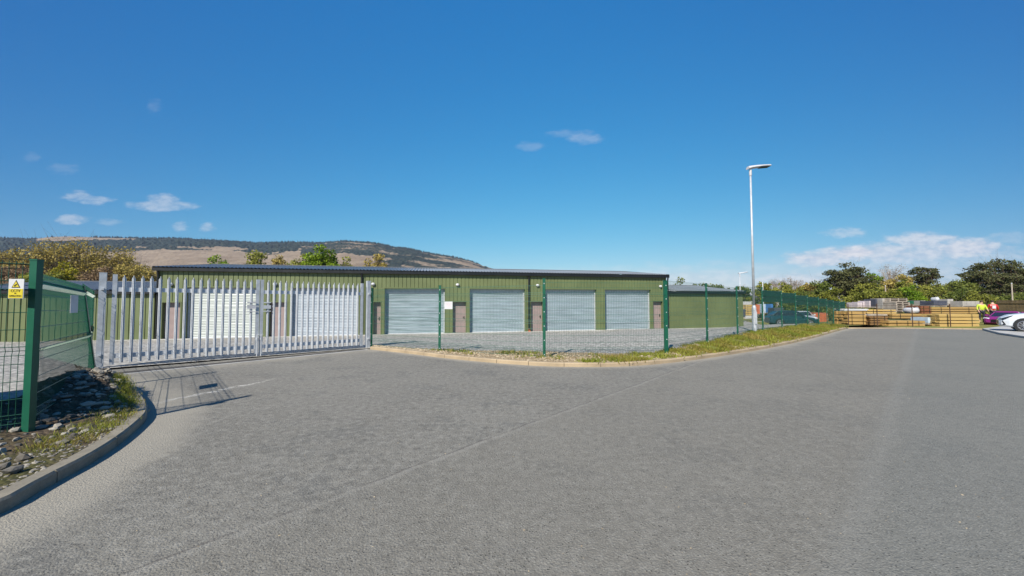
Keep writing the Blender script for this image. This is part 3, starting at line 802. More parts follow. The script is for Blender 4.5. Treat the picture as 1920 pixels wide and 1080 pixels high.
# wires above the first panels
for (a, b) in ((Pm[0], Pm[1]), (Pm[1], Pm[2])):
    mb = MB()
    for z in (2.02,2.07,2.13): mb.tube([Vector((a[0].x,a[0].y,z)), Vector((b[0].x,b[0].y,z-.01))], .004, 4)
    mb.build('strand_wire', M['black'], LFence, world=True)
fpost(LFence, Pm1, 0, 2.15, P0-Pm1, .1, .06); fpost(LFence, P0, 0, 2.15, P1-P0, .1, .06)
fpost(LFence, P1, -.05, p1t, Vector((1,.12,0)), .075, .075, clamp=False)
fpost(LFence, P2, .0, P2T.z, P2-P1, .08, .05, lean=LEAN2, lab='green fence post leaning towards the bank', clamp=False)
fpost(LFence, Pm[4][0], 0, 1.93, P2-P1, .06, .05)
# front and roadside fence
FF = thing('mesh_fence', 'long green welded mesh fence from the gate round the bend to the timber stacks', 'fence', (PR[0][0].x, PR[0][0].y, 0))
chain = [(GATE_R+Vector((.12,.05,0)), 2.2)]+PF+PR
for i in range(len(chain)-1):
    (a, ta), (b, tb) = chain[i], chain[i+1]; mb = MB()
    if i < 3: z0 = .08; Hp = min(ta, tb)-z0-.05; za = zb = z0; 
    else:
        top = tb-.04 if i > 3 else tb-.02; Hp = 2.02; za = zb = top-Hp
    panel(mb, a, b, za, zb, min(Hp, 2.05) if i >= 3 else Hp, folds=(.2,1.0,1.8), r=.0028 if i < 3 else .0019, step=.05 if i < 6 else .06)
    mb.build('mesh_panel', M['wire'], FF, world=True)
    if i >= 6:      # denser anti climb mesh along the top
        mb = MB(); panel(mb, a, b, za+1.47, zb+1.47, .55, step=.026, r=.0042, folds=())
        for k in range(1, 22):
            z = za+1.47+k*.025; mb.add([Vector((a.x,a.y,z)), Vector((a.x,a.y,z+.006)), Vector((a.x+.004,a.y-.004,z+.003)), Vector((b.x,b.y,z)), Vector((b.x,b.y,z+.006)), Vector((b.x+.004,b.y-.004,z+.003))], [(0,1,4,3),(1,2,5,4),(2,0,3,5)])
        mb.build('upper_mesh', M['wire'], FF, world=True)
for i, (p, tz) in enumerate(chain):
    d = (chain[min(i+1,len(chain)-1)][0]-chain[max(i-1,0)][0])
    if i in (1,2): fpost(FF, p, p.z-.05, tz, Vector((1,0,0)), .075, .05)
    elif i == 3: fpost(FF, p, p.z-.05, tz, Vector((1,.2,0)), .10, .07)
    else: fpost(FF, p, p.z-.1, tz, d, .06, .05)
# notices on fences
def plate(name, label, c, d, wd, ht, m, th=.006, cat='sign'):
    d = Vector((d.x,d.y,0)).normalized(); n_ = Vector((-d.y,d.x,0)); root = thing(name, label, cat, (c.x,c.y,c.z), (0,0,math.atan2(d.y,d.x)))
    mb = MB(); mb.box((-wd/2,-th/2,-ht/2),(wd/2,th/2,ht/2)); mb.build('board', m, root); return root
def text(body, size, m, root, loc, name='lettering'):
    c = bpy.data.curves.new(name, 'FONT'); c.body = body; c.size = size; c.align_x = 'CENTER'; c.align_y = 'CENTER'; c.extrude = .0008
    tmp = bpy.data.objects.new('tmp', c); col.objects.link(tmp); bpy.context.view_layer.update()
    me = bpy.data.meshes.new_from_object(tmp.evaluated_get(bpy.context.evaluated_depsgraph_get())); bpy.data.objects.remove(tmp)
    me.materials.clear(); me.materials.append(m)
    o = bpy.data.objects.new(name, me); col.objects.link(o); o.parent = root; o.location = loc; o.rotation_euler = (math.pi/2,0,0); return o
dW = (P1-P0).normalized(); cW = P1-dW*.155; cW = D(37, 541.5, P1.y-.12); cW.z = cW.z
wsn = plate('warning_sign', 'white and yellow camera warning sign on the left green fence post', cW+Vector((.0,-.03,0)), Vector((1,.0,0)), .175, .225, M['white'])
yb = MB(); yb.box((-.082,-.006,-.108),(.082,-.0035,-.002)); yb.build('yellow_field', M['yellow'], wsn)
tri = MB(); tri.add([(-.05,-.004,.012),(.05,-.004,.012),(0,-.004,.1),(-.05,-.006,.012),(.05,-.006,.012),(0,-.006,.1)], [(3,4,5),(0,1,4,3),(1,2,5,4),(2,0,3,5)]); tri.build('triangle', M['ink'], wsn)
tri = MB(); tri.add([(-.038,-.0075,.019),(.038,-.0075,.019),(0,-.0075,.086)], [(0,1,2)]); tri.build('triangle_fill', M['yellow'], wsn)
cm = MB(); cm.obox((-.0,-.0085,.042), Vector((.88,0,.47)), Vector((0,1,0)), Vector((-.47,0,.88)), .036, .001, .013); cm.box((-.012,-.009,.022),(-.004,-.008,.038)); cm.build('camera_symbol', M['ink'], wsn)
text('CCTV', .042, M['ink'], wsn, (0,-.008,-.026)); text('IN', .02, M['ink'], wsn, (0,-.008,-.055)); text('OPERATION', .025, M['ink'], wsn, (0,-.008,-.084))
d12 = (P2-P1).normalized(); q = P1+d12*1.75; 
w2 = plate('notice_board', 'blank white notice tied to the mesh of the left fence', Vector((q.x,q.y,0))+Vector((.03,-.03,1.6)), d12, .42, .27, M['white_dirty'])
d3 = (PF[1][0]-PF[0][0]).normalized(); q = D(841, 572.5, 12.5)
w3 = plate('notice_board', 'small white notice with faint print beside the roller shutters, on the front mesh fence', q, d3, .31, .245, M['white'])
for k in range(5):
    lb = MB(); lb.box((-.12+.01*k,-.005,.07-.035*k),(.10-.02*(k%3),-.0035,.079-.035*k)); lb.build('faint_print', M['pinkish'], w3)

# ------------------------------------------------------------------ palisade gate
gd = (GATE_R-GATE_L).normalized(); gn = Vector((gd.y, -gd.x, 0))   # gn faces the camera side
gang = math.atan2(gd.y, gd.x); GL = (GATE_R-GATE_L).length
def gpost(p, label, topz, wdt=.13):
    t = thing('gate_post', label, 'gate post', (p.x,p.y,0), (0,0,gang))
    mb = MB(); mb.box((-wdt/2,-wdt/2,-.2),(wdt/2,wdt/2,topz-.008)); mb.build('shaft', M['galv'], t)
    mb = MB(); mb.box((-wdt/2-.004,-wdt/2-.004,topz-.007),(wdt/2+.004,wdt/2+.004,topz+.004)); mb.build('cap', M['galv_pale'], t)
    hb = MB()
    for z in (.3,1.95): hb.box((-.03,-wdt/2-.05,z),(.03,-wdt/2-.002,z+.05))
    hb.build('hinge', M['galv_pale'], t)
    return t
tl = D(190, 511.5, 9.7).z; tr_ = D(690, 527, 14.3).z
gpost(GATE_L, 'square galvanised gate post next to the leaning green mesh panel', tl)
gpost(GATE_R, 'square galvanised gate post in front of the black downpipe', tr_)
def pale_mesh(Hh):
    xs = [-.035,-.025,-.008,.0,.008,.025,.035]; ys = [0,-.022,-.014,-.034,-.014,-.022,0]; th = .004
    tops = [Hh-.075, Hh-.045, Hh-.01, Hh, Hh-.01, Hh-.045, Hh-.075]
    vs = [(x,y,0) for x,y in zip(xs,ys)]+[(x,y,Hh-.09) for x,y in zip(xs,ys)]+[(x*.75,y-.008,z) for x,y,z in zip(xs,ys,tops)]
    vs += [(x,y+th,z) for (x,y,z) in vs]; n = 7; o = 21; fs = []
    for r in range(2):
        for i in range(6):
            q = (r*n+i, r*n+i+1, (r+1)*n+i+1, (r+1)*n+i); fs += [q, tuple(k+o for k in q[::-1])]
    for r in range(2): fs += [(r*n, (r+1)*n, (r+1)*n+o, r*n+o), (r*n+6, r*n+6+o, (r+1)*n+6+o, (r+1)*n+6)]
    for i in range(6): fs.append((2*n+i, 2*n+i+1, 2*n+i+1+o, 2*n+i+o))
    return vs, fs
def leaf(x0, x1, label, meeting, npale):
    Lw = x1-x0; p = GATE_L+gd*x0
    t = thing('gate_leaf', label, 'gate', (p.x,p.y,0), (0,0,gang), 'palisade gate leaves')
    for xs in (0, Lw-.085):
        mb = MB(); mb.box((xs,-.04,.06),(xs+.085,.04,2.36)); mb.build('stile', M['galv'], t)
    for z in (.22, 1.92):
        mb = MB(); mb.box((.087,-.03,z),(Lw-.087,.03,z+.11)); mb.build('rail', M['galv_pale'], t)
    vs, fs = pale_mesh(2.25); first = None; n0 = npale
    for k in range(n0):
        x = .085+(k+.75)*(Lw-.17)/(n0+.5)
        if first is None:
            mb = MB(); mb.add(vs, fs); first = mb.build('pale', M['galv_pale'], t); first.location = (x,-.034,.10); first['label'] = None; del first['label']
        else:
            c = first.copy(); col.objects.link(c); c.parent = t; c.location = (x,-.034,.10)
    bx = Lw-.04 if meeting == 'r' else .04
    bo = MB(); bo.tube([(bx,-.075,.66),(bx,-.075,-.02)], .012, 6); bo.tube([(bx,-.075,.66),(bx+.05,-.075,.66)], .012, 6); bo.box((bx-.03,-.07,.5),(bx+.03,-.041,.55)); bo.build('drop_bolt', M['galv_pale'], t)
    lx0, lx1 = (Lw-.32, Lw-.087) if meeting == 'r' else (.087, .28)
    lk = MB(); lk.box((lx0,-.072,1.45),(lx1,-.062,1.56)) ; lk.box((lx0,-.072,1.63),(lx1,-.060,1.66)); lk.box((lx0,-.072,1.36),(lx1,-.060,1.39))
    lk.build('lock_guard', M['white_dirty'] if meeting == 'r' else M['galv_pale'], t)
    return t
# column of the meeting point at px 488
mid = None
for k in range(1000):
    q = GATE_L+gd*(GL*k/1000)
    if 960+FPX*q.x/q.y >= 487: mid = GL*k/1000; break
leaf(.17, mid-.012, 'left leaf of the galvanised palisade gate, in front of the cream shutter', 'r', 17)
leaf(mid+.012, GL-.20, 'right leaf of the galvanised palisade gate, in front of the bluish shutter', 'l', 18)

# invented board out of view, added to throw shade over the bank
hb0 = Vector((-6.30,3.62,0)); hd_ = Vector((-.77,.63,0))
hr = thing('shadow_caster', 'plain dark green board added outside the left fence to shade the bank', 'shadow_caster', tuple(hb0), (0,0,math.atan2(hd_.y,hd_.x)))
mb = MB(); ribbed(mb, 0, 4.2, .0, 2.0, -.02, pitch=.2); mb.box((0,0,.0),(4.2,.03,2.0)); mb.build('panel', M['fence_green'], hr)
for x in (.0,1.4,2.8,4.1):
    mb = MB(); mb.box((x,.032,-.1),(x+.08,.11,2.02)); mb.build('post', M['timber_dark'], hr)

# ------------------------------------------------------------------ street lamps
def lamp(base, Hh, label, head_len=1.05, ang=0.0, detail=True, group='street lamps', mt=None):
    t = thing('street_lamp', label, 'street lamp', tuple(base), (0,0,ang), group)
    mt = mt or M['galv']
    mb = MB(); mb.tube([(0,0,1.25),(0,0,Hh-.3)], [.052,.036], 12); mb.build('pole', mt, t, smooth=True)
    mb = MB(); mb.tube([(0,0,-.2),(0,0,1.18),(0,0,1.27)], [.09,.09,.056], 12); bs = mb.build('base_column', mt, t, smooth=False)
    if detail:
        mb = MB(); mb.tube([(0,0,-.25),(0,0,.12)], .13, 12); mb.build('root_sleeve', M['black'], t)
        mb = MB(); mb.box((-.05,-.112,.45),(.05,-.100,1.0)); mb.build('access_door', M['galv'], bs)
    mb = MB(); mb.tube([(0,0,Hh-.32),(0,0,Hh-.06)], .055, 10); mb.build('spigot', M['white_dirty'], t)
    mb = MB(); rings = []
    for k in range(9):
        f = k/8; x = -.12+f*(head_len+.02); hw = .155*math.sin(math.pi*(.22+.72*f))**.6; th = .075*(1-.55*f)+.01; zc = Hh+.0+.17*f**.8
        rings.append([(x, -hw, zc-.015),(x,-hw*.9,zc+th*.5),(x,-hw*.4,zc+th),(x,hw*.4,zc+th),(x,hw*.9,zc+th*.5),(x,hw,zc-.015),(x,hw*.7,zc-.035),(x,-hw*.7,zc-.035)])
    mb.loft(rings); hd2 = mb.build('lamp_head', M['white_dirty'], t, smooth=False)
    mb = MB(); mb.add([(.42,-.11,Hh+.035),(.86,-.11,Hh+.085),(.86,.11,Hh+.085),(.42,.11,Hh+.035),(.42,-.11,Hh+.05),(.86,-.11,Hh+.10),(.86,.11,Hh+.10),(.42,.11,Hh+.05)],[(0,3,2,1),(0,1,5,4),(2,3,7,6),(0,4,7,3),(1,2,6,5)]); mb.build('lens', M['glass'], hd2)
    return t
lb_ = G(1415, 627, .27); ltop = D(1406, 316, lb_.y).z
lamp(lb_, ltop-.27, 'tall galvanised street lamp standing on the grass verge by the green fence', ang=R(4))
l2 = D(1389, 596, 40); l2.z = hgt(l2.x, l2.y); l2h = D(1389, 513, 40).z-l2.z
lamp(l2, l2h, 'distant slim street lamp standing behind the low right shed', head_len=.9, detail=False)
for px_, Y_, ty, by, lab in ((1662,60,536,585,'thin grey column in front of the hedge behind the block pallets'),(1899,48,532,572,'thin pale pole before the pines above the white car'),(1431,52,530,570,'thin pale pole behind the mesh fence by the bare trees')):
    b_ = D(px_, by, Y_); tz = D(px_, ty, Y_).z; t = thing('pole', lab, 'pole', (b_.x, b_.y, -.5)); mb = MB(); mb.tube([(0,0,0),(0,0,tz+.5)], [.09,.06], 8); mb.build('shaft', M['pallet'] if px_ != 1431 else M['galv_pale'], t)
    mb = MB(); mb.tube([(0,0,tz+.5),(0,0,tz+.62)], [.075,.03], 8); mb.build('cap', M['galv'], t)

# ------------------------------------------------------------------ cars
def car(label, loc, ang, paint, L=4.3, W=1.8, Hh=1.5, hood=.88, suv=False, group='parked cars', detail=True):
    t = thing('parked_car', label, 'car', tuple(loc), (0,0,ang), group); h = W/2
    # side profile stations (x, z low, z top of lower body, half width)
    S = [(L/2,.34,.60,.72*h),(L/2-.08,.26,.72,.86*h),(L/2-.35,.22,hood-.07,.95*h),(L/2-.8,.2,hood,.985*h),(L/2-1.25,.2,hood+.06,h),(.2,.2,hood+.09,h),(-L/2+.9,.2,hood+.12,h),(-L/2+.3,.22,hood+.12,.96*h),(-L/2+.06,.28,hood+.05,.88*h),(-L/2,.36,hood-.1,.8*h)]
    rings = []
    for x, zl, zt, hw in S:
        zm = zl+(zt-zl)*.55
        rings.append([(x,-hw*.9,zl),(x,-hw,zl+.08),(x,-hw*1.0,zm),(x,-hw*.95,zt-.05),(x,-hw*.84,zt),(x,0,zt+.025),(x,hw*.84,zt),(x,hw*.95,zt-.05),(x,hw,zm),(x,hw,zl+.08),(x,hw*.9,zl)])
    mb = MB(); mb.loft(rings); mb.build('body', paint, t, smooth=False)
    gx = [(L/2-1.15,hood+.05,.80*h,hood+.06),(L/2-1.75,hood+.05,.82*h,Hh-.09),(-.1,hood+.08,.86*h,Hh-.03),(-L/2+.75,hood+.1,.82*h,Hh-.08),(-L/2+.25,hood+.1,.78*h,hood+.2)]
    rings = [[(x,-hw,z0),(x,-hw*.82,z1),(x,hw*.82,z1),(x,hw,z0)] for x, z0, hw, z1 in gx]
    mb = MB(); mb.loft(rings); mb.build('windows', M['glass'], t)
    rings = [[(x,-hw*.80,z1+.003),(x,-hw*.7,z1+.03),(x,hw*.7,z1+.03),(x,hw*.80,z1+.003)] for x, z0, hw, z1 in gx[1:4]]
    mb = MB(); mb.loft(rings)
    for s in (-1,1):
        for (xa,za,xb,zb,k) in ((L/2-1.15,hood+.05,L/2-1.75,Hh-.08,.03),(.05,hood+.07,-.05,Hh-.05,.04),(-L/2+.25,hood+.12,-L/2+.75,Hh-.08,.06)):
            mb.tube([(xa,s*.835*h if k != .04 else s*.865*h,za),(xb,s*.70*h if k != .04 else s*.715*h,zb)], k, 5)
    mb.build('roof', paint, t)
    for x in (L/2-.85, -L/2+.82):
        for s in (-1,1):
            mb = MB(); mb.tube([(x,s*(h-.28),.34),(x,s*(h+.004),.34)], .385, 20); mb.build('wheel_arch', M['black'], t)
            mb = MB(); mb.tube([(x,s*(h-.22),.32),(x,s*(h-.02),.32),(x,s*(h+.012),.32)], [.32,.32,.295], 22); wt = mb.build('wheel', M['tyre'], t)
            mb = MB()
            yy = s*(h+.018)
            mb.tube([(x,s*(h+.0125),.32),(x,s*(h+.016),.32)], .07, 10)
            for k in range(10):
                a_ = k*math.pi/5+.1; c0, s0_ = math.cos(a_), math.sin(a_)
                mb.tube([(x+.04*c0,yy,.32+.04*s0_),(x+.235*c0,yy,.32+.235*s0_)], .014, 4)
            ring = [(x+.235*math.cos(q*math.pi/10),yy,.32+.235*math.sin(q*math.pi/10)) for q in range(21)]
            mb.tube(ring, .016, 4, caps=False); mb.build('rim', M['rim'], wt)
    for s in (-1,1):
        mb = MB(); mb.add([(L/2-.02,s*.45*h,.66),(L/2-.10,s*.86*h,.70),(L/2-.52,s*.965*h,hood-.07),(L/2-.42,s*.93*h,hood-.16),(L/2-.14,s*.9*h,.60),(L/2+.005,s*.5*h,.60)], [(0,1,2,3,4,5)])
        for q in range(len(mb.v)): 
            x_, y_, z_ = mb.v[q]; mb.v[q] = (x_+.012, y_+s*.02, z_+.005)
        mb.build('headlight', M['lens'] if paint is not M['car_white'] else M['glass'], t)
        mb = MB(); mb.add([(L/2-.02,s*.62*h,.52),(L/2-.16,s*.92*h,.56),(L/2-.26,s*.955*h,.34),(L/2-.1,s*.84*h,.30)], [(0,1,2,3)])
        for q in range(len(mb.v)): 
            x_, y_, z_ = mb.v[q]; mb.v[q] = (x_+.03, y_+s*.03, z_)
        mb.build('fog_light_recess', M['black'], t)
        mb = MB(); mb.box((L/2-1.5,s*h-.02 if s > 0 else -h-.16,hood+.06),(L/2-1.38,s*h+.16 if s > 0 else -h+.02,hood+.2)); mb.build('wing_mirror', paint, t)
    mb = MB(); mb.box((L/2-.02,-.42*h,.36),(L/2+.012,.42*h,.56)); mb.build('grille', M['black'], t)
    return t
def gpt(px, py, z): return G(px, py, z)
c = Vector((29.32,20.45,.11)); car('white car with dark swept headlight parked at the pavement edge', (c.x,c.y,.11), math.atan2(.74,-.67), M['car_white'], L=4.4, W=1.82, Hh=1.5, hood=.95)
car('magenta car tucked behind the bonnet of the white car', (37.75,29.4,-.12), math.atan2(-.42,-.91), M['car_purple'], L=3.5, W=1.6, Hh=1.16, hood=.72)
q = D(1483, 600, 38); car('dark teal hatchback seen through the roadside mesh fence', (q.x,q.y,hgt(q.x,q.y)), R(-14), M['car_teal'], L=4.2, W=1.75, Hh=1.5)
q = D(1524, 606, 37); car('silver car nose to nose with the teal hatchback behind the mesh fence', (q.x+1.6,q.y+3.5,hgt(q.x+1,q.y+3)), R(-110), M['car_silver'], L=4.0, W=1.7, Hh=1.3, hood=.8)

# ------------------------------------------------------------------ person
def skin_body(name, verts, edges, radii, m, parent, sub=1):
    me = bpy.data.meshes.new(name); me.from_pydata(verts, edges, []); me.materials.append(m)
    o = bpy.data.objects.new(name, me); col.objects.link(o); o.parent = parent
    bm = bmesh.new(); bm.from_mesh(me); ly = bm.verts.layers.skin.verify()
    for i, v in enumerate(bm.verts): v[ly].radius = (radii[i], radii[i]*.85); v[ly].use_root = (i == 0)
    bm.to_mesh(me); bm.free()
    o.modifiers.new('skin', 'SKIN').use_smooth_shade = True
    s = o.modifiers.new('sub', 'SUBSURF'); s.levels = s.render_levels = sub
    return o
def person(px_, lab_, rot_, jk_):
    q = D(px_, 600, 32.0); pz = .12
    pr = thing('person', lab_, 'person', (q.x,q.y,pz), (0,0,rot_), 'workers talking by the timber')
    V_ = [(0,0,.95),(0,0,1.15),(0,-.02,1.38),(0,-.03,1.50),(0,-.05,1.60),(0,-.06,1.70),
          (.19,0,1.40),(.27,-.08,1.14),(.2,-.30,1.02),(-.19,0,1.40),(-.29,-.03,1.14),(-.27,-.15,.92),
          (.1,0,.88),(.12,-.02,.48),(.13,.03,.09),(.13,-.14,.04),(-.1,0,.88),(-.12,0,.48),(-.14,.05,.09),(-.14,-.12,.04)]
    E_ = [(0,1),(1,2),(2,3),(3,4),(4,5),(2,6),(6,7),(7,8),(2,9),(9,10),(10,11),(0,12),(12,13),(13,14),(14,15),(0,16),(16,17),(17,18),(18,19)]
    Rr = [.15,.15,.15,.058,.085,.08,.075,.052,.035,.075,.052,.035,.1,.068,.045,.04,.1,.068,.045,.04]
    skin_body('body', V_, E_, Rr, M['skin'], pr)
    J = [0,1,2,6,7,9,10]; skin_body('jacket', [(0,0,.88),(0,0,1.15),(0,-.02,1.40),(.2,0,1.40),(.28,-.08,1.14),(.21,-.27,1.03),(-.2,0,1.40),(-.3,-.03,1.14),(-.28,-.13,.97)], [(0,1),(1,2),(2,3),(3,4),(4,5),(2,6),(6,7),(7,8)], [.19,.19,.18,.095,.075,.055,.095,.075,.055], M[jk_], pr)
    skin_body('trousers', [(0,0,.93),(.11,0,.86),(.12,-.02,.48),(.13,.02,.12),(-.11,0,.86),(-.12,0,.48),(-.14,.04,.12)], [(0,1),(1,2),(2,3),(0,4),(4,5),(5,6)], [.16,.12,.085,.07,.12,.085,.07], M['trouser'], pr)
    hm = MB()
    rings = [[(.105*math.cos(a)*math.cos(p_), -.045+.115*math.sin(a)*math.cos(p_), 1.68+.105*math.sin(p_)) for a in [k*math.pi/5 for k in range(10)]] for p_ in (-.1,.3,.7,1.1,1.5)]
    hm.loft(rings); hm.build('hair', M['hair'], pr, smooth=True)
    fc = MB(); fc.tube([(0,-.14,1.64),(0,-.165,1.615)], [.012,.016], 5); 
    for s in (-1,1): fc.tube([(s*.032,-.135,1.655),(s*.032,-.146,1.655)], .01, 5)
    fc.box((-.025,-.148,1.573),(.025,-.136,1.582)); fc.build('face', M['skin'], pr)
    for (hx,hy,hz) in ((.2,-.30,1.02),(-.27,-.15,.92)):
        hn = MB(); hn.tube([(hx,hy,hz),(hx,hy-.06,hz-.07)], [.035,.04], 6)
        for k in range(4): hn.tube([(hx-.03+.02*k,hy-.06,hz-.07),(hx-.03+.02*k,hy-.085,hz-.115-.01*(k%2)),(hx-.03+.02*k,hy-.08,hz-.15)], [.010,.009,.007], 5)
        hn.tube([(hx+.03,hy-.03,hz-.03),(hx+.055,hy-.06,hz-.075)], [.012,.009], 5); hn.build('hand', M['skin'], pr)
    if jk_ == 'car_red':
        bp = MB(); bp.loft([[(x, .155-.02*abs(x)/.1, z) for x in (-.1,.1)]+[(x, .175, z) for x in (.1,-.1)] for z in (1.1,1.36)]); bp.build('white_panel', M['white'], pr)
person(1841, 'worker in a yellow hi-vis jacket and dark trousers beside the fresh timber', R(-20), 'hivis')
person(1863, 'worker in a red jacket and dark trousers behind the magenta car', R(150), 'car_red')

# ------------------------------------------------------------------ timber yard
def stack(px0, px1, pyt, pyb, Y, label, m, kind='timber', depth=1.2, group='timber stacks', layers=None, gap=.02, name=None, cat=None, skew=0):
    a = D(px0, pyb, Y); b = D(px1, pyb, Y); z1 = D(px0, pyt, Y).z; z0 = a.z; Wd = b.x-a.x; Hh = z1-z0
    t = thing(name or 'timber_stack', label, cat or 'timber stack', ((a.x+b.x)/2, Y, z0), (0,0,R(skew)), group)
    if kind == 'timber':
        n = layers or max(2, round(Hh/.22)); lh = Hh/n
        for k in range(n):
            z = k*lh; mb = MB(); nb = max(2, int(depth/.2)); q = lh-gap-.03; sub = 2 if q > .12 else 1
            for j in range(nb):
                for s_ in range(sub):
                    e0 = rnd.uniform(-.05,.05); e1 = rnd.uniform(-.05,.05)
                    mb.box((-Wd/2+e0, j*depth/nb+.003, z+.03+s_*q/sub), (Wd/2+e1, (j+1)*depth/nb-.003, z+.03+(s_+1)*q/sub-.008))
            mb.build('plank_layer', m, t)
        br = MB()
        for k in range(n):
            for x in (-Wd*.42, -Wd*.1, Wd*.2, Wd*.42): br.box((x-.04,.03,k*lh),(x+.04,depth-.03,k*lh+.028))
        br.build('bearers', M['timber_dark'], t)
        if Hh > .35:
            st = MB()
            for x in (-Wd*.3, Wd*.3): st.box((x-.012,-.058,.0),(x+.012,-.052,Hh-gap+.0)); st.box((x-.012,-.052,Hh-gap-.004),(x+.012,depth,Hh-gap))
            st.build('strapping', M['black'], t)
    elif kind == 'pallets':
        n = layers or max(2, round(Hh/.145)); lh = Hh/n; mb = MB(); bl = MB()
        for k in range(n):
            z = k*lh; c0 = rnd.uniform(-.04,.04); nx = max(1, round(Wd/1.2))
            for i in range(nx):
                xa = -Wd/2+i*Wd/nx+.02+c0; xb = -Wd/2+(i+1)*Wd/nx-.02+c0
                mb.box((xa,0,z+lh*.78),(xb,depth,z+lh*.98)); mb.box((xa,.0,z+.002),(xb,depth,z+lh*.16))
                for x in (xa, (xa+xb)/2-.05, xb-.1): bl.box((x,.01,z+lh*.17),(x+.1,depth-.01,z+lh*.77))
        mb.build('deck_boards', m, t); bl.build('pallet_blocks', M['pallet'], t)
    elif kind == 'blocks':
        n = layers or max(2, round(Hh/.22)); lh = Hh/n; nx = max(2, round(Wd/.42)); mb = MB()
        for k in range(n):
            for i in range(nx):
                o_ = (k % 2)*.5*Wd/nx*0; e0 = rnd.uniform(-.006,.006)
                mb.box((-Wd/2+i*Wd/nx+.008,e0,k*lh+.005+.1*(k==0)),(-Wd/2+(i+1)*Wd/nx-.008,depth,(k+1)*lh-.006))
        mb.build('block_layers', m, t)
        pb = MB(); pb.box((-Wd/2,0.01,.0),(Wd/2,depth,.03)); pb.box((-Wd/2,.01,.07),(Wd/2,depth-.01,.1)); pb.box((-Wd/2,.02,.031),(-Wd/2+.1,depth-.02,.069)); pb.box((Wd/2-.1,.02,.031),(Wd/2,depth-.02,.069)); pb.build('pallet_base', M['pallet'], t)
    elif kind == 'bag':
        rings = []
        for k, (f, s_) in enumerate(((0,.8),(.1,.95),(.45,1.04),(.8,.97),(.95,.8),(1,.5))):
            rings.append([(Wd/2*s_*(1+.04*math.sin(3*q+k))*math.copysign(abs(math.cos(q*math.pi/8))**.5, math.cos(q*math.pi/8)), depth/2+depth/2*s_*math.copysign(abs(math.sin(q*math.pi/8))**.5, math.sin(q*math.pi/8)), Hh*f) for q in range(16)])
        mb = MB(); mb.loft(rings); mb.build('sack', m, t, smooth=True)
        lp = MB()
        for s_ in (-1,1): lp.tube([(s_*Wd*.35,.1,Hh*.9),(s_*Wd*.3,.15,Hh*1.12),(s_*Wd*.15,.2,Hh*.98)], .02, 5)
        lp.build('lifting_loop', m, t)
    return t
T = 'timber_stack'
stack(1590,1625,583.5,609,28.6,'stack of pale boards at the end of the green mesh fence', M['timber'], depth=1.4, layers=4)
stack(1584,1628,578.5,583,31.5,'flat white topped boards behind the stack at the fence end', M['white'], kind='timber', layers=1, depth=1.2)
stack(1626,1681,580,588.5,31.5,'bright yellow boards lying above the dark brown stack', M['timber_new'], layers=2)
stack(1633,1664,592.5,610,28.2,'dark brown weathered plank stack near the kerb', M['timber_dark'], layers=4, skew=-5)
stack(1628,1672,588.5,592.5,30.4,'thin greyish planks between yellow boards and the dark stack', M['pallet'], layers=1)
stack(1666,1737,601,612,27.6,'low golden plank stack nearest the road edge', M['timber'], layers=2, skew=2)
stack(1674,1742,588,597.5,30.0,'long golden plank stack behind the low stack', M['timber'], layers=2)
stack(1744,1836,575.5,588.5,31.5,'longest golden boards stacked behind the fresh timber', M['timber'], layers=3, skew=3)
stack(1762,1837,588.5,613,27.3,'fresh pale timber stack next to the worker', M['timber_new'], layers=4)
stack(1728,1746,573,590,31.0,'red brown timber bundle between the golden stacks', M['timber_red'], layers=3)
stack(1740,1759,595,608.5,27.9,'pale blue wrapped pallet of boards beside the fresh timber', M['wrap_blue'], 'blocks', layers=2, group='wrapped pallets', name='wrapped_pallet', cat='pallet')
BK = 'block_pallet'
stack(1608,1617,567,577,37,'short pinkish grey block pallet at the left of the row', M['block_pink'], 'blocks', name=BK, cat='block pallet', group='block pallets')
stack(1618,1629,566,577,37,'pinkish block pallet second from the fence end', M['block_pink'], 'blocks', name=BK, cat='block pallet', group='block pallets')
stack(1630,1641,564,577,36.5,'pale pink block pallet beside the dark slate pallet', M['block_pink'], 'blocks', name=BK, cat='block pallet', group='block pallets')
stack(1642,1654,560.5,577,36,'dark slate coloured block pallet', M['block_dark'], 'blocks', name=BK, cat='block pallet', group='block pallets')
stack(1655,1667,559.5,579,35.5,'tall beige block pallet beside the heap of wooden pallets', M['block'], 'blocks', name=BK, cat='block pallet', group='block pallets')
stack(1668,1702,559,577,35,'wide tall heap of weathered wooden pallets', M['pallet'], 'pallets', name='pallet_heap', cat='pallet stack', group='empty pallets')
stack(1680,1707,566,585,33.5,'front heap of weathered wooden pallets beside the white sack', M['pallet'], 'pallets', name='pallet_heap', cat='pallet stack', group='empty pallets')
stack(1703,1714,564,573,37,'dark green crate behind the heaped pallets', M['fence_green'], 'blocks', name='crate', cat='crate', group='yard crates')
stack(1717,1725,563.5,577,37,'narrow grey block pallet above the white sack', M['block'], 'blocks', name=BK, cat='block pallet', group='block pallets')
stack(1727,1736,563.5,574,36.5,'grey block pallet behind the red brown bundle', M['block'], 'blocks', name=BK, cat='block pallet', group='block pallets')
stack(1738,1748,565,575.5,36,'low grey block pallet left of the slate one', M['block'], 'blocks', name=BK, cat='block pallet', group='block pallets')
stack(1751,1776,564,575,35,'low slate block pallet under the small white sack', M['block_dark'], 'blocks', name=BK, cat='block pallet', group='block pallets')
stack(1777,1788,560.5,573,36,'beige block pallet poking above its row', M['block'], 'blocks', name=BK, cat='block pallet', group='block pallets')
stack(1789,1804,566,575,36,'dark low block pallet in the middle of the grey row', M['block_dark'], 'blocks', name=BK, cat='block pallet', group='block pallets')
stack(1805,1837,564.5,575.5,35,'long grey block pallet behind the worker', M['block'], 'blocks', name=BK, cat='block pallet', group='block pallets')
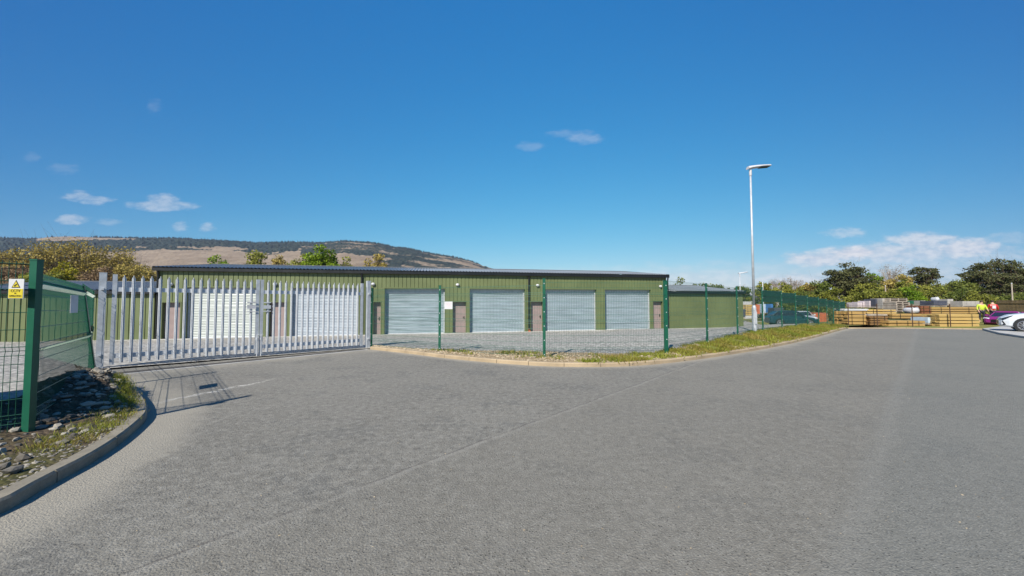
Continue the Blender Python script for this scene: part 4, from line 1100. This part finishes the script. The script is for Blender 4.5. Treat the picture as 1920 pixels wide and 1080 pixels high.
stack(1712,1727,577,587,31,'bulging white sack beside the weathered pallets', M['white_dirty'], 'bag', name='bulk_sack', cat='sack', group='bulk sacks', depth=.9)
stack(1757,1763,557.5,564,35.4,'small white sack on top of the slate block pallet', M['white'], 'bag', name='bulk_sack', cat='sack', group='bulk sacks', depth=.6)
# things seen through the roadside fence
stack(1527,1553,586.5,606,41,'orange red crate behind the mesh fence', M['orange'], 'blocks', name='crate', cat='crate', group='yard crates', layers=3)
stack(1399,1414,571,592,50,'yellow timber bundle beyond the fence beside the lamp post', M['timber_new'], layers=5)
stack(1417,1425,571,590,50,'upright orange crate beside the yellow timber bundle', M['orange'], 'blocks', name='crate', cat='crate', group='yard crates')
stack(1431,1444,570,588,52,'blue and white wrapped pallet behind the mesh fence', M['wrap_blue'], 'blocks', name='wrapped_pallet', cat='pallet', group='wrapped pallets')
stack(1445,1450,570,588,51,'narrow blue wrapped pallet behind the mesh fence', M['blue'], 'blocks', name='wrapped_pallet', cat='pallet', group='wrapped pallets')
stack(1452,1470,577,590,50,'dark pallet load behind the teal car', M['block_dark'], 'blocks', name='wrapped_pallet', cat='pallet', group='wrapped pallets')
stack(1385,1398,580,596,46,'dark block pallet beside the distant lamp', M['block_dark'], 'blocks', name=BK, cat='block pallet', group='block pallets')
stack(1500,1560,574,581,55,'long low brown plank pile far behind the mesh fence', M['timber_dark'], layers=2)
# grey boundary fence beyond
fa, fb = D(1383, 590, 60), D(1600, 590, 64)
t = thing('sheet_fence', 'pale grey sheet fence far behind the parked cars', 'fence', tuple(fa), (0,0,math.atan2(fb.y-fa.y, fb.x-fa.x)))
L_ = (fb-fa).length; mb = MB(); ribbed(mb, 0, L_, -.6, 2.05, 0, pitch=.5); mb.box((0,.04,-.6),(L_,.06,2.05)); mb.build('sheeting', M['white_dirty'], t)
for k in range(10):
    mb = MB(); mb.box((k*L_/9-.05,-.12,-.6),(k*L_/9+.05,-.005,2.15)); mb.build('post', M['galv'], t)
# rusty post and wire fence along the far kerb
ps = [G(1591,610,-.02), G(1645,610,-.02), G(1711,612,-.02), G(1782,614,-.02), G(1850,616,-.02)]
ps = [D(a_, 612, 27.0) for a_ in (1591,1645,1711,1782)]
t = thing('wire_fence', 'low rusty post and wire fence in front of the timber stacks', 'fence', (ps[0].x, ps[0].y, 0))
for p in ps:
    mb = MB(); mb.box((p.x-.02,26.965,-.1),(p.x+.02,27.005,1.62)); mb.build('post', M['rust'], t, world=True)
mb = MB()
for z in (.3,.7,1.1,1.5): mb.tube([(ps[0].x,26.94,z),(ps[-1].x,26.94,z)], .006, 4)
mb.build('wire', M['rust'], t, world=True)
# board fence on the right
fa, fb = D(1868, 575, 42), D(2150, 575, 32)
t = thing('board_fence', 'weathered brown board fence behind the white car', 'fence', (fa.x,fa.y,-.2), (0,0,math.atan2(fb.y-fa.y, fb.x-fa.x)))
L_ = (fb-fa).length; zt = D(1868, 563, 42).z+.2
mb = MB(); x = 0
while x < L_: mb.box((x,rnd.uniform(-.01,.01),0),(x+.14,.04,zt+rnd.uniform(-.03,.02))); x += .15
mb.build('boards', M['wood_fence'], t)
for z in (.3, zt-.35):
    mb = MB(); mb.box((0,-.06,z),(L_,-.012,z+.1)); mb.build('rail', M['wood_fence'], t)

# ------------------------------------------------------------------ vegetation
L_ = {}
L_['budding'] = leafmat('budding oak', (.33,.25,.06), .5, (.36,.285,.08), .25)
L_['rusty'] = leafmat('rusty buds', (.25,.16,.09), .5, (.21,.145,.08), .2)
L_['catkin'] = leafmat('yellow leaves', (.34,.30,.02), .5, (.26,.24,.02), .3)
L_['fresh'] = leafmat('fresh green', (.14,.23,.015), .6, (.22,.31,.02), .35)
L_['olive'] = leafmat('olive leaves', (.21,.225,.035), .5, (.27,.27,.05), .35)
L_['mid'] = leafmat('mid green leaves', (.13,.165,.035), .5, (.19,.215,.045), .35)
L_['pine'] = leafmat('pine needles', (.075,.085,.03), .55, (.11,.11,.045), .2)
L_['bare'] = leafmat('bare twigs', (.26,.21,.17), .5, (.20,.16,.12), .1)
nprng = np.random.default_rng(11)
def tree(name, label, px, pytop, hwpx, Y, kind, bark='bark', zb=None, crown_frac=.78, leaf_px=1.5, dens=1.0, flat=1.0, nclump=46, group='trees', cat='tree', seed=0, leafsq=1.0, lean=0):
    rg = np.random.default_rng(1000+seed+int(px)*7)
    top = D(px, pytop, Y); zb = -.6 if zb is None else zb; Ht = top.z-zb; rw = hwpx/FPX*Y
    root = thing(name, label, cat, (top.x, Y, zb), (0,0,0), group)
    ch = Ht*crown_frac; cz = Ht-ch/2; ry = rw*.8
    # clump centres: shell-weighted in an uneven ellipsoid
    cl = []; ph = rg.uniform(0, 6.28, 6)
    while len(cl) < nclump:
        d = rg.normal(size=3); d /= np.linalg.norm(d)
        az = math.atan2(d[1], d[0]); wob = 1+.16*math.sin(3*az+ph[0])+.12*math.sin(5*az+ph[1]+3*d[2])+.10*math.sin(7*d[2]*2+ph[2])
        r = (rg.uniform(.15,1)**.45)*.88*wob
        p = np.array([d[0]*rw*r, d[1]*ry*r, cz+d[2]*ch/2*min(r,1.0)])
        if p[2] < Ht*(1-crown_frac)*.8: continue
        cl.append(p)
    cl = np.array(cl); cr = (rw*ry*ch/2)**(1/3)*rg.uniform(.20,.40,len(cl))
    # skeleton
    mb = MB(); th = Ht*(1-crown_frac)+ch*.35; tr0 = max(.12, Ht*.022)
    mb.tube([(0,0,-.4),(lean*.3,0,th*.5),(lean,.1,th),(lean*.8,.0,Ht*.85)], [tr0*1.3,tr0,tr0*.75,tr0*.2], 8)
    trk = mb.build('trunk', M[bark], root)
    lm = MB()
    for p, q in zip(cl, cr):
        z0 = rg.uniform(.5,.95)*th; st = Vector((lean*z0/th, 0, z0)); en = Vector(p); mid_ = st.lerp(en, .5)+Vector((0,0,rg.uniform(-.04,.08)*Ht))
        lm.tube([st, mid_, en], [tr0*.38,tr0*.22,tr0*.06], 5, caps=False)
        for _ in range(3 if kind not in ('bare','budding','rusty') else 9):
            e2 = en+Vector(rg.normal(size=3)*q*.9); lm.tube([mid_.lerp(en, rg.uniform(.2,1)), e2], [tr0*.09,tr0*.02], 3, caps=False)
    lm.build('limbs', M[bark], trk)
    # leaves
    lp = (leaf_px if px < 1200 else leaf_px*.82)/FPX*Y*(1920/1024); area = math.pi*rw*ch/2; n = int(dens*area/(lp*lp)*(7.5 if Y < 80 else 5))
    wts = cr**2; idx = rg.choice(len(cl), n, p=wts/wts.sum())
    d = rg.normal(size=(n,3)); d /= np.linalg.norm(d, axis=1)[:,None]; rr = rg.uniform(0,1,n)**.4
    off = d*(rr*cr[idx])[:,None]*np.array([1,1,.72*flat]); c = cl[idx]+off
    u = rg.normal(size=(n,3)); u /= np.linalg.norm(u, axis=1)[:,None]; v = np.cross(u, rg.normal(size=(n,3))); v /= np.linalg.norm(v, axis=1)[:,None]
    s = lp*rg.uniform(.7,1.75,n)[:,None]; lw = leafsq
    q = np.stack([c-u*s*.5, c+v*s*.4*lw, c+u*s*.5, c-v*s*.4*lw], 1).reshape(-1,3)
    npmesh('crown', q, None, 4, L_[kind], root)
    return root
G1 = 'woodland trees behind the left shed'
tree('oak_tree','broad golden brown oak towering above the left shed roof',145,450,90,62,'budding',seed=1,nclump=110,dens=1.0,group=G1,cat='tree',leafsq=.7)
tree('oak_tree','golden brown tree sloping down beside the main roof end',215,470,60,64,'budding',seed=2,nclump=70,dens=.9,group=G1,leafsq=.7)
tree('oak_tree','low ochre tree just left of the main roof corner',262,483,42,60,'budding',seed=3,nclump=50,dens=.9,group=G1,leafsq=.7)
tree('oak_tree','brown tree at the far left above the mesh fence',22,463,34,58,'budding',seed=4,nclump=50,dens=.9,group=G1,leafsq=.7)
tree('oak_tree','shorter brownish tree between the fence post and the big oak',58,488,45,57,'rusty',seed=5,nclump=50,dens=.9,group=G1,leafsq=.7)
tree('oak_tree','tall brown tree cut off by the left edge',-35,470,50,60,'rusty',seed=6,nclump=50,dens=.8,group=G1,leafsq=.7)
tree('sapling','bright yellow leaved tree glowing before the big oak',118,485,24,50,'catkin',seed=7,nclump=30,dens=.7,group=G1)
tree('shrub','reddish brown shrubby tree above the left gate post',185,497,40,50,'rusty',seed=8,nclump=40,dens=1.0,group=G1,cat='shrub',leafsq=.7)
tree('shrub','ochre shrubby tree rising behind the first gate pales',240,500,38,52,'budding',seed=9,nclump=40,dens=1.0,group=G1,cat='shrub',leafsq=.7)
tree('shrub','dark olive shrub behind the tall green fence post',85,505,40,48,'olive',seed=10,nclump=40,dens=1.0,group=G1,cat='shrub')
tree('shrub','brown shrub behind the warning sign',20,500,42,48,'rusty',seed=11,nclump=40,dens=1.0,group=G1,cat='shrub',leafsq=.7)
G2 = 'treetops behind the main roof'
tree('tree','bright fresh green rounded tree above the main roof',608,464,33,70,'fresh',seed=20,nclump=80,dens=2.2,group=G2)
tree('tree','ochre green treetop right of the bright green tree',708,473,28,72,'budding',seed=21,nclump=80,group=G2)
tree('tree','small ochre treetop hugging the bright green tree',655,482,24,72,'olive',seed=22,nclump=70,group=G2)
tree('tree','yellow green treetop left of the bright green tree',568,477,26,72,'olive',seed=23,nclump=80,group=G2)
tree('tree','soft green treetop above the fourth shutter from the right',480,469,27,74,'olive',seed=24,nclump=80,group=G2)
tree('tree','tiny brownish treetop between two soft green ones',524,476,22,74,'budding',seed=25,nclump=70,group=G2)
tree('tree','lowest green treetop near the roof end of the main building',409,479,22,72,'fresh',seed=26,nclump=70,group=G2)
G3 = 'trees beyond the right shed'
tree('tree','feathery dark tree next to the main roof corner',1270,520,24,90,'mid',seed=30,nclump=26,dens=.55,group=G3)
tree('tree','rounded green tree above the right shed roof',1342,529,24,85,'mid',seed=31,nclump=40,group=G3)
tree('tree','low dark tree between the feathery and rounded ones',1305,530,22,90,'mid',seed=32,nclump=26,group=G3)
tree('tree','green tree behind the distant slim lamp',1392,534,22,75,'mid',seed=33,nclump=40,group=G3,dens=1.2)
tree('tree','thin twiggy tree top left of the distant lamp head',1388,524,10,95,'bare',seed=34,nclump=14,dens=.3,group=G3,leafsq=.25)
G4 = 'trees and bushes behind the timber yard'
tree('bare_tree','bare pinkish tree just right of the street lamp',1462,516,34,66,'bare',seed=40,nclump=50,dens=.7,group=G4,leafsq=.25,bark='bark_pale')
tree('bare_tree','small bare tree between lamp and brown tree',1493,514,16,72,'bare',seed=41,nclump=22,dens=.4,group=G4,leafsq=.25,bark='bark_pale')
tree('tree','brown olive rounded tree left of the big dome pine',1512,523,26,62,'budding',seed=42,nclump=45,dens=1.1,group=G4)
tree('pine_tree','dome shaped dark pine standing above the green fence end',1589,495,44,66,'pine',seed=43,nclump=110,dens=1.3,flat=.5,group=G4,bark='bark_pine',crown_frac=.7)
tree('tree','bright lime tree tucked against the dome pine',1640,509,20,70,'fresh',seed=44,nclump=34,dens=1.1,group=G4)
tree('tree','small lime tree left of the dome pine',1548,525,14,60,'fresh',seed=45,nclump=24,dens=1.1,group=G4)
tree('bare_tree','tall bare whitish tree between the two pines',1668,489,26,76,'bare',seed=46,nclump=40,dens=.3,group=G4,leafsq=.22,bark='bark_pale')
tree('tree','pale olive tree under the bare whitish crown',1683,512,32,64,'budding',seed=47,nclump=45,dens=1.0,group=G4,bark='bark_pale')
tree('pine_tree','small flat topped pine between bare tree and tall pine',1731,499,27,70,'pine',seed=48,nclump=60,flat=.45,group=G4,bark='bark_pine',crown_frac=.42,dens=1.2)
tree('tree','rounded green tree below the small flat pine',1757,525,30,64,'olive',seed=49,nclump=45,group=G4)
tree('tree','deep green rounded tree left of the tall pine',1800,520,34,62,'mid',seed=50,nclump=55,dens=1.2,group=G4)
tree('pine_tree','low dark pine bough left of the tall pine',1812,508,20,66,'pine',seed=51,nclump=20,flat=.4,group=G4,bark='bark_pine',crown_frac=.25,dens=1.0)
tree('pine_tree','tallest spreading pine near the right edge',1864,478,46,60,'pine',seed=52,nclump=80,flat=.5,group=G4,bark='bark_pine',crown_frac=.72,dens=1.0)
tree('pine_tree','dark pine cut off by the right edge',1922,487,40,58,'pine',seed=53,nclump=70,flat=.5,group=G4,bark='bark_pine',crown_frac=.8,dens=1.1)
tree('pine_tree','lower pine filling between the two tallest pines',1893,500,34,56,'pine',seed=54,nclump=60,flat=.5,group=G4,bark='bark_pine',crown_frac=.85,dens=1.1)
for i, (px_, py_, hw, kd, lab) in enumerate([(1430,528,24,'olive','olive tree just right of the lamp post foot'),(1480,530,30,'olive','olive tree below the bare pinkish crown'),(1535,530,26,'mid','mid green tree tucked left of the small lime tree'),(1622,524,26,'olive','olive tree below the right flank of the dome pine'),(1705,522,26,'olive','olive tree between the bare whitish tree and small pine'),(1778,528,28,'mid','mid green tree right of the small flat pine'),(1835,524,30,'mid','mid green tree under the tallest pine')]):
    tree('tree', lab, px_, py_, hw, 60+(i%2)*2, kd, seed=90+i, nclump=50, dens=1.2, crown_frac=.93, group=G4)
for i, (px_, py_, hw, kd, lab) in enumerate([(1455,542,30,'mid','dark bush behind the first stepped fence panels'),(1505,544,34,'mid','dull green bush below the brown rounded tree'),(1555,542,34,'olive','green bush left of the dome pine trunk'),(1603,545,34,'olive','broad green bush under the dome pine'),
     (1650,540,34,'olive','yellow green bush behind the dark slate pallet'),(1700,538,34,'fresh','bright green bush behind the pallet heap'),(1748,541,34,'olive','green bush behind the small white sack'),(1792,545,32,'mid','darker bush behind the grey block row'),(1835,546,30,'olive','green bush behind the worker'),(1878,548,32,'mid','dark bush behind the board fence start'),(1925,545,34,'mid','dark bush behind the board fence at the right edge')]):
    tree('bush', lab, px_, py_, hw, 54-(i%3)*1.2, kd, seed=60+i, nclump=40, dens=1.1, crown_frac=.97, group=G4, cat='bush')

# ------------------------------------------------------------------ hills
ridge = [(-1500,500),(-700,450),(-250,446),(0,449),(40,452),(60,451),(85,448),(120,446.5),(180,448),(260,450),(320,450),(420,455),(480,458.5),(540,457),(600,459),(640,455.5),(700,459),(740,467),(762,469),(790,475),(815,480),(850,485),(880,492),(905,501),(960,516),(1050,532),(1300,552),(1700,562)]
rp = np.array(ridge, float)
def hill():
    nu, nr = 700, 90; vs = []; fs = []; fo = []
    us = np.linspace(-1500, 1650, nu)
    ht = lambda px: (570-np.interp(px, rp[:,0], rp[:,1]))/720
    rg = np.random.default_rng(5)
    # smooth random tables for noise
    def fbm(x, y):
        v = 0
        for k, (a, b, c_) in enumerate(((.013,.021,1),(.031,-.017,.6),(-.047,.053,.4),(.11,.083,.25),(.19,-.15,.18),(.37,.29,.12))):
            v += c_*math.sin(a*x+b*y+k*1.7)*math.cos(b*x*.7-a*y*1.3+k)
        return v
    for r in range(nr):
        f = r/(nr-1); Yd = 520+1500*f**1.1 if r < nr-8 else 2020+(r-nr+9)*140
        for i, px in enumerate(us):
            u = (px-960)/720; Xw = u*Yd; v = ht(px)
            fr = min(1, (Yd-520)/1350); prof = fr*fr*(3-2*fr)*.55+.45*fr
            z = EYE+v*1900*prof - (4 if fr < .02 else 0)
            if Yd > 1950: z -= (Yd-1950)*.12
            nz = fbm(Xw*.35, Yd*.35)*7*fr*(1-.75*fr)
            vv = (z-EYE)/Yd; py = 570-720*vv
            rp_y = 570-720*v; below = py-rp_y        # pixels under the skyline
            n_ = fbm(Xw*.5+300, Yd*.8)
            if px < 60: fm = 1.0 if (below > 2) else .9
            elif px < 250: fm = 1.0 if below > 3.2*(1-abs(px-130)/105)+1.2*n_ else .15
            elif px < 560: fm = 1.0 if below < 14+5*n_-(px-250)*.012 else .0
            else:
                lim = 34-abs(px-720)*.03; fm = .68+.25*n_ if below < lim*(.55+.25*n_)+4 else .12+.3*max(0,n_)
                if px > 760: fm = .55+.4*n_ if below < 28 else .3
            if 120 < px < 330 and below > 26+6*n_-(px-120)*.06: fm = min(fm, .25)
            rough = rg.normal()*3.2*fm*fr+rg.normal()*.6*fr
            vs.append((Xw, Yd, z+nz+rough)); fo.append(max(0, min(1, fm)))
    for r in range(nr-1):
        for i in range(nu-1): fs.append((r*nu+i, r*nu+i+1, (r+1)*nu+i+1, (r+1)*nu+i))
    me = bpy.data.meshes.new('hills'); me.from_pydata(vs, [], fs); o = bpy.data.objects.new('hills', me); col.objects.link(o)
    at = me.attributes.new('forest', 'FLOAT', 'POINT'); at.data.foreach_set('value', fo)
    m, t, b = newmat('moor and forest')
    a = t.nodes.new('ShaderNodeAttribute'); a.attribute_name = 'forest'; F_ = E(t, a.outputs['Fac'])
    n1_ = tnoise(t, .012, 6, .7); n2_ = tnoise(t, .05, 5, .7); n3 = tnoise(t, .16, 3, .7)
    moor = mixc(t, n1_.ss(.35,.65), (.185,.14,.10), (.255,.20,.145)); moor = mixc(t, n2_.ss(.5,.7)*.5, moor, (.12,.09,.06)); moor = mixc(t, n3.ss(.55,.7)*.4, moor, (.09,.085,.06))
    wood = mixc(t, n2_.ss(.35,.65), (.012,.022,.024), (.034,.044,.036)); wood = mixc(t, n3.ss(.5,.7)*.5, wood, (.09,.08,.06))
    n4 = tnoise(t, .022, 6, .75)
    mk = (F_+(n2_-.5)*1.0+(n3-.5)*.9+(n4-.5)*.9).ss(.40,.54)
    t.links.new(mixc(t, mk, moor, wood), b.inputs['Base Color']); b.inputs['Roughness'].default_value = 1; b.inputs['Specular IOR Level'].default_value = 0
    me.materials.append(m); me.update(); struct(o)
hill()
# conifers on the skyline of the hill (uncountable far wood)
def farwood():
    rg = np.random.default_rng(9); n = 2600; q = []
    for _ in range(n):
        px = rg.uniform(-200, 900) if rg.random() < .75 else rg.uniform(560, 900)
        if 62 < px < 170 and rg.random() < .9: continue
        v = (570-np.interp(px, rp[:,0], rp[:,1]))/720
        Yd = rg.uniform(1700,1900); fr = (Yd-520)/1350; fr = min(1, fr); prof = fr*fr*(3-2*fr)*.55+.45*fr
        z = EYE+v*1900*prof-1; x = (px-960)/720*Yd; h = rg.uniform(5,12); r_ = h*.3
        for k in range(3):
            a = k*2.094+rg.uniform(0,1); b_ = a+2.094
            q += [(x+r_*math.cos(a), Yd+r_*math.sin(a), z), (x+r_*math.cos(b_), Yd+r_*math.sin(b_), z), (x, Yd, z+h)]
    m = mat('far conifers', (.028,.042,.034), .95, var=.3, vscale=.02)
    o = npmesh('far_wood', np.array(q), None, 3, m); tag(o, 'dark conifers along the crest of the hill', kind='stuff')
farwood()

# ------------------------------------------------------------------ haze
hz = MB(); hz.box((-3600,-700,-2.0),(3600,3600,420))
hm_ = bpy.data.materials.new('thin air'); hm_.use_nodes = True; ht_ = hm_.node_tree
ht_.nodes.remove(ht_.nodes['Principled BSDF'])
pv = ht_.nodes.new('ShaderNodeVolumePrincipled'); pv.inputs['Density'].default_value = .00007; pv.inputs['Color'].default_value = (.62,.75,1,1)
ht_.links.new(pv.outputs[0], ht_.nodes['Material Output'].inputs['Volume'])
ho = hz.build('haze', hm_); tag(ho, 'thin pale blue air over the hills', kind='stuff')
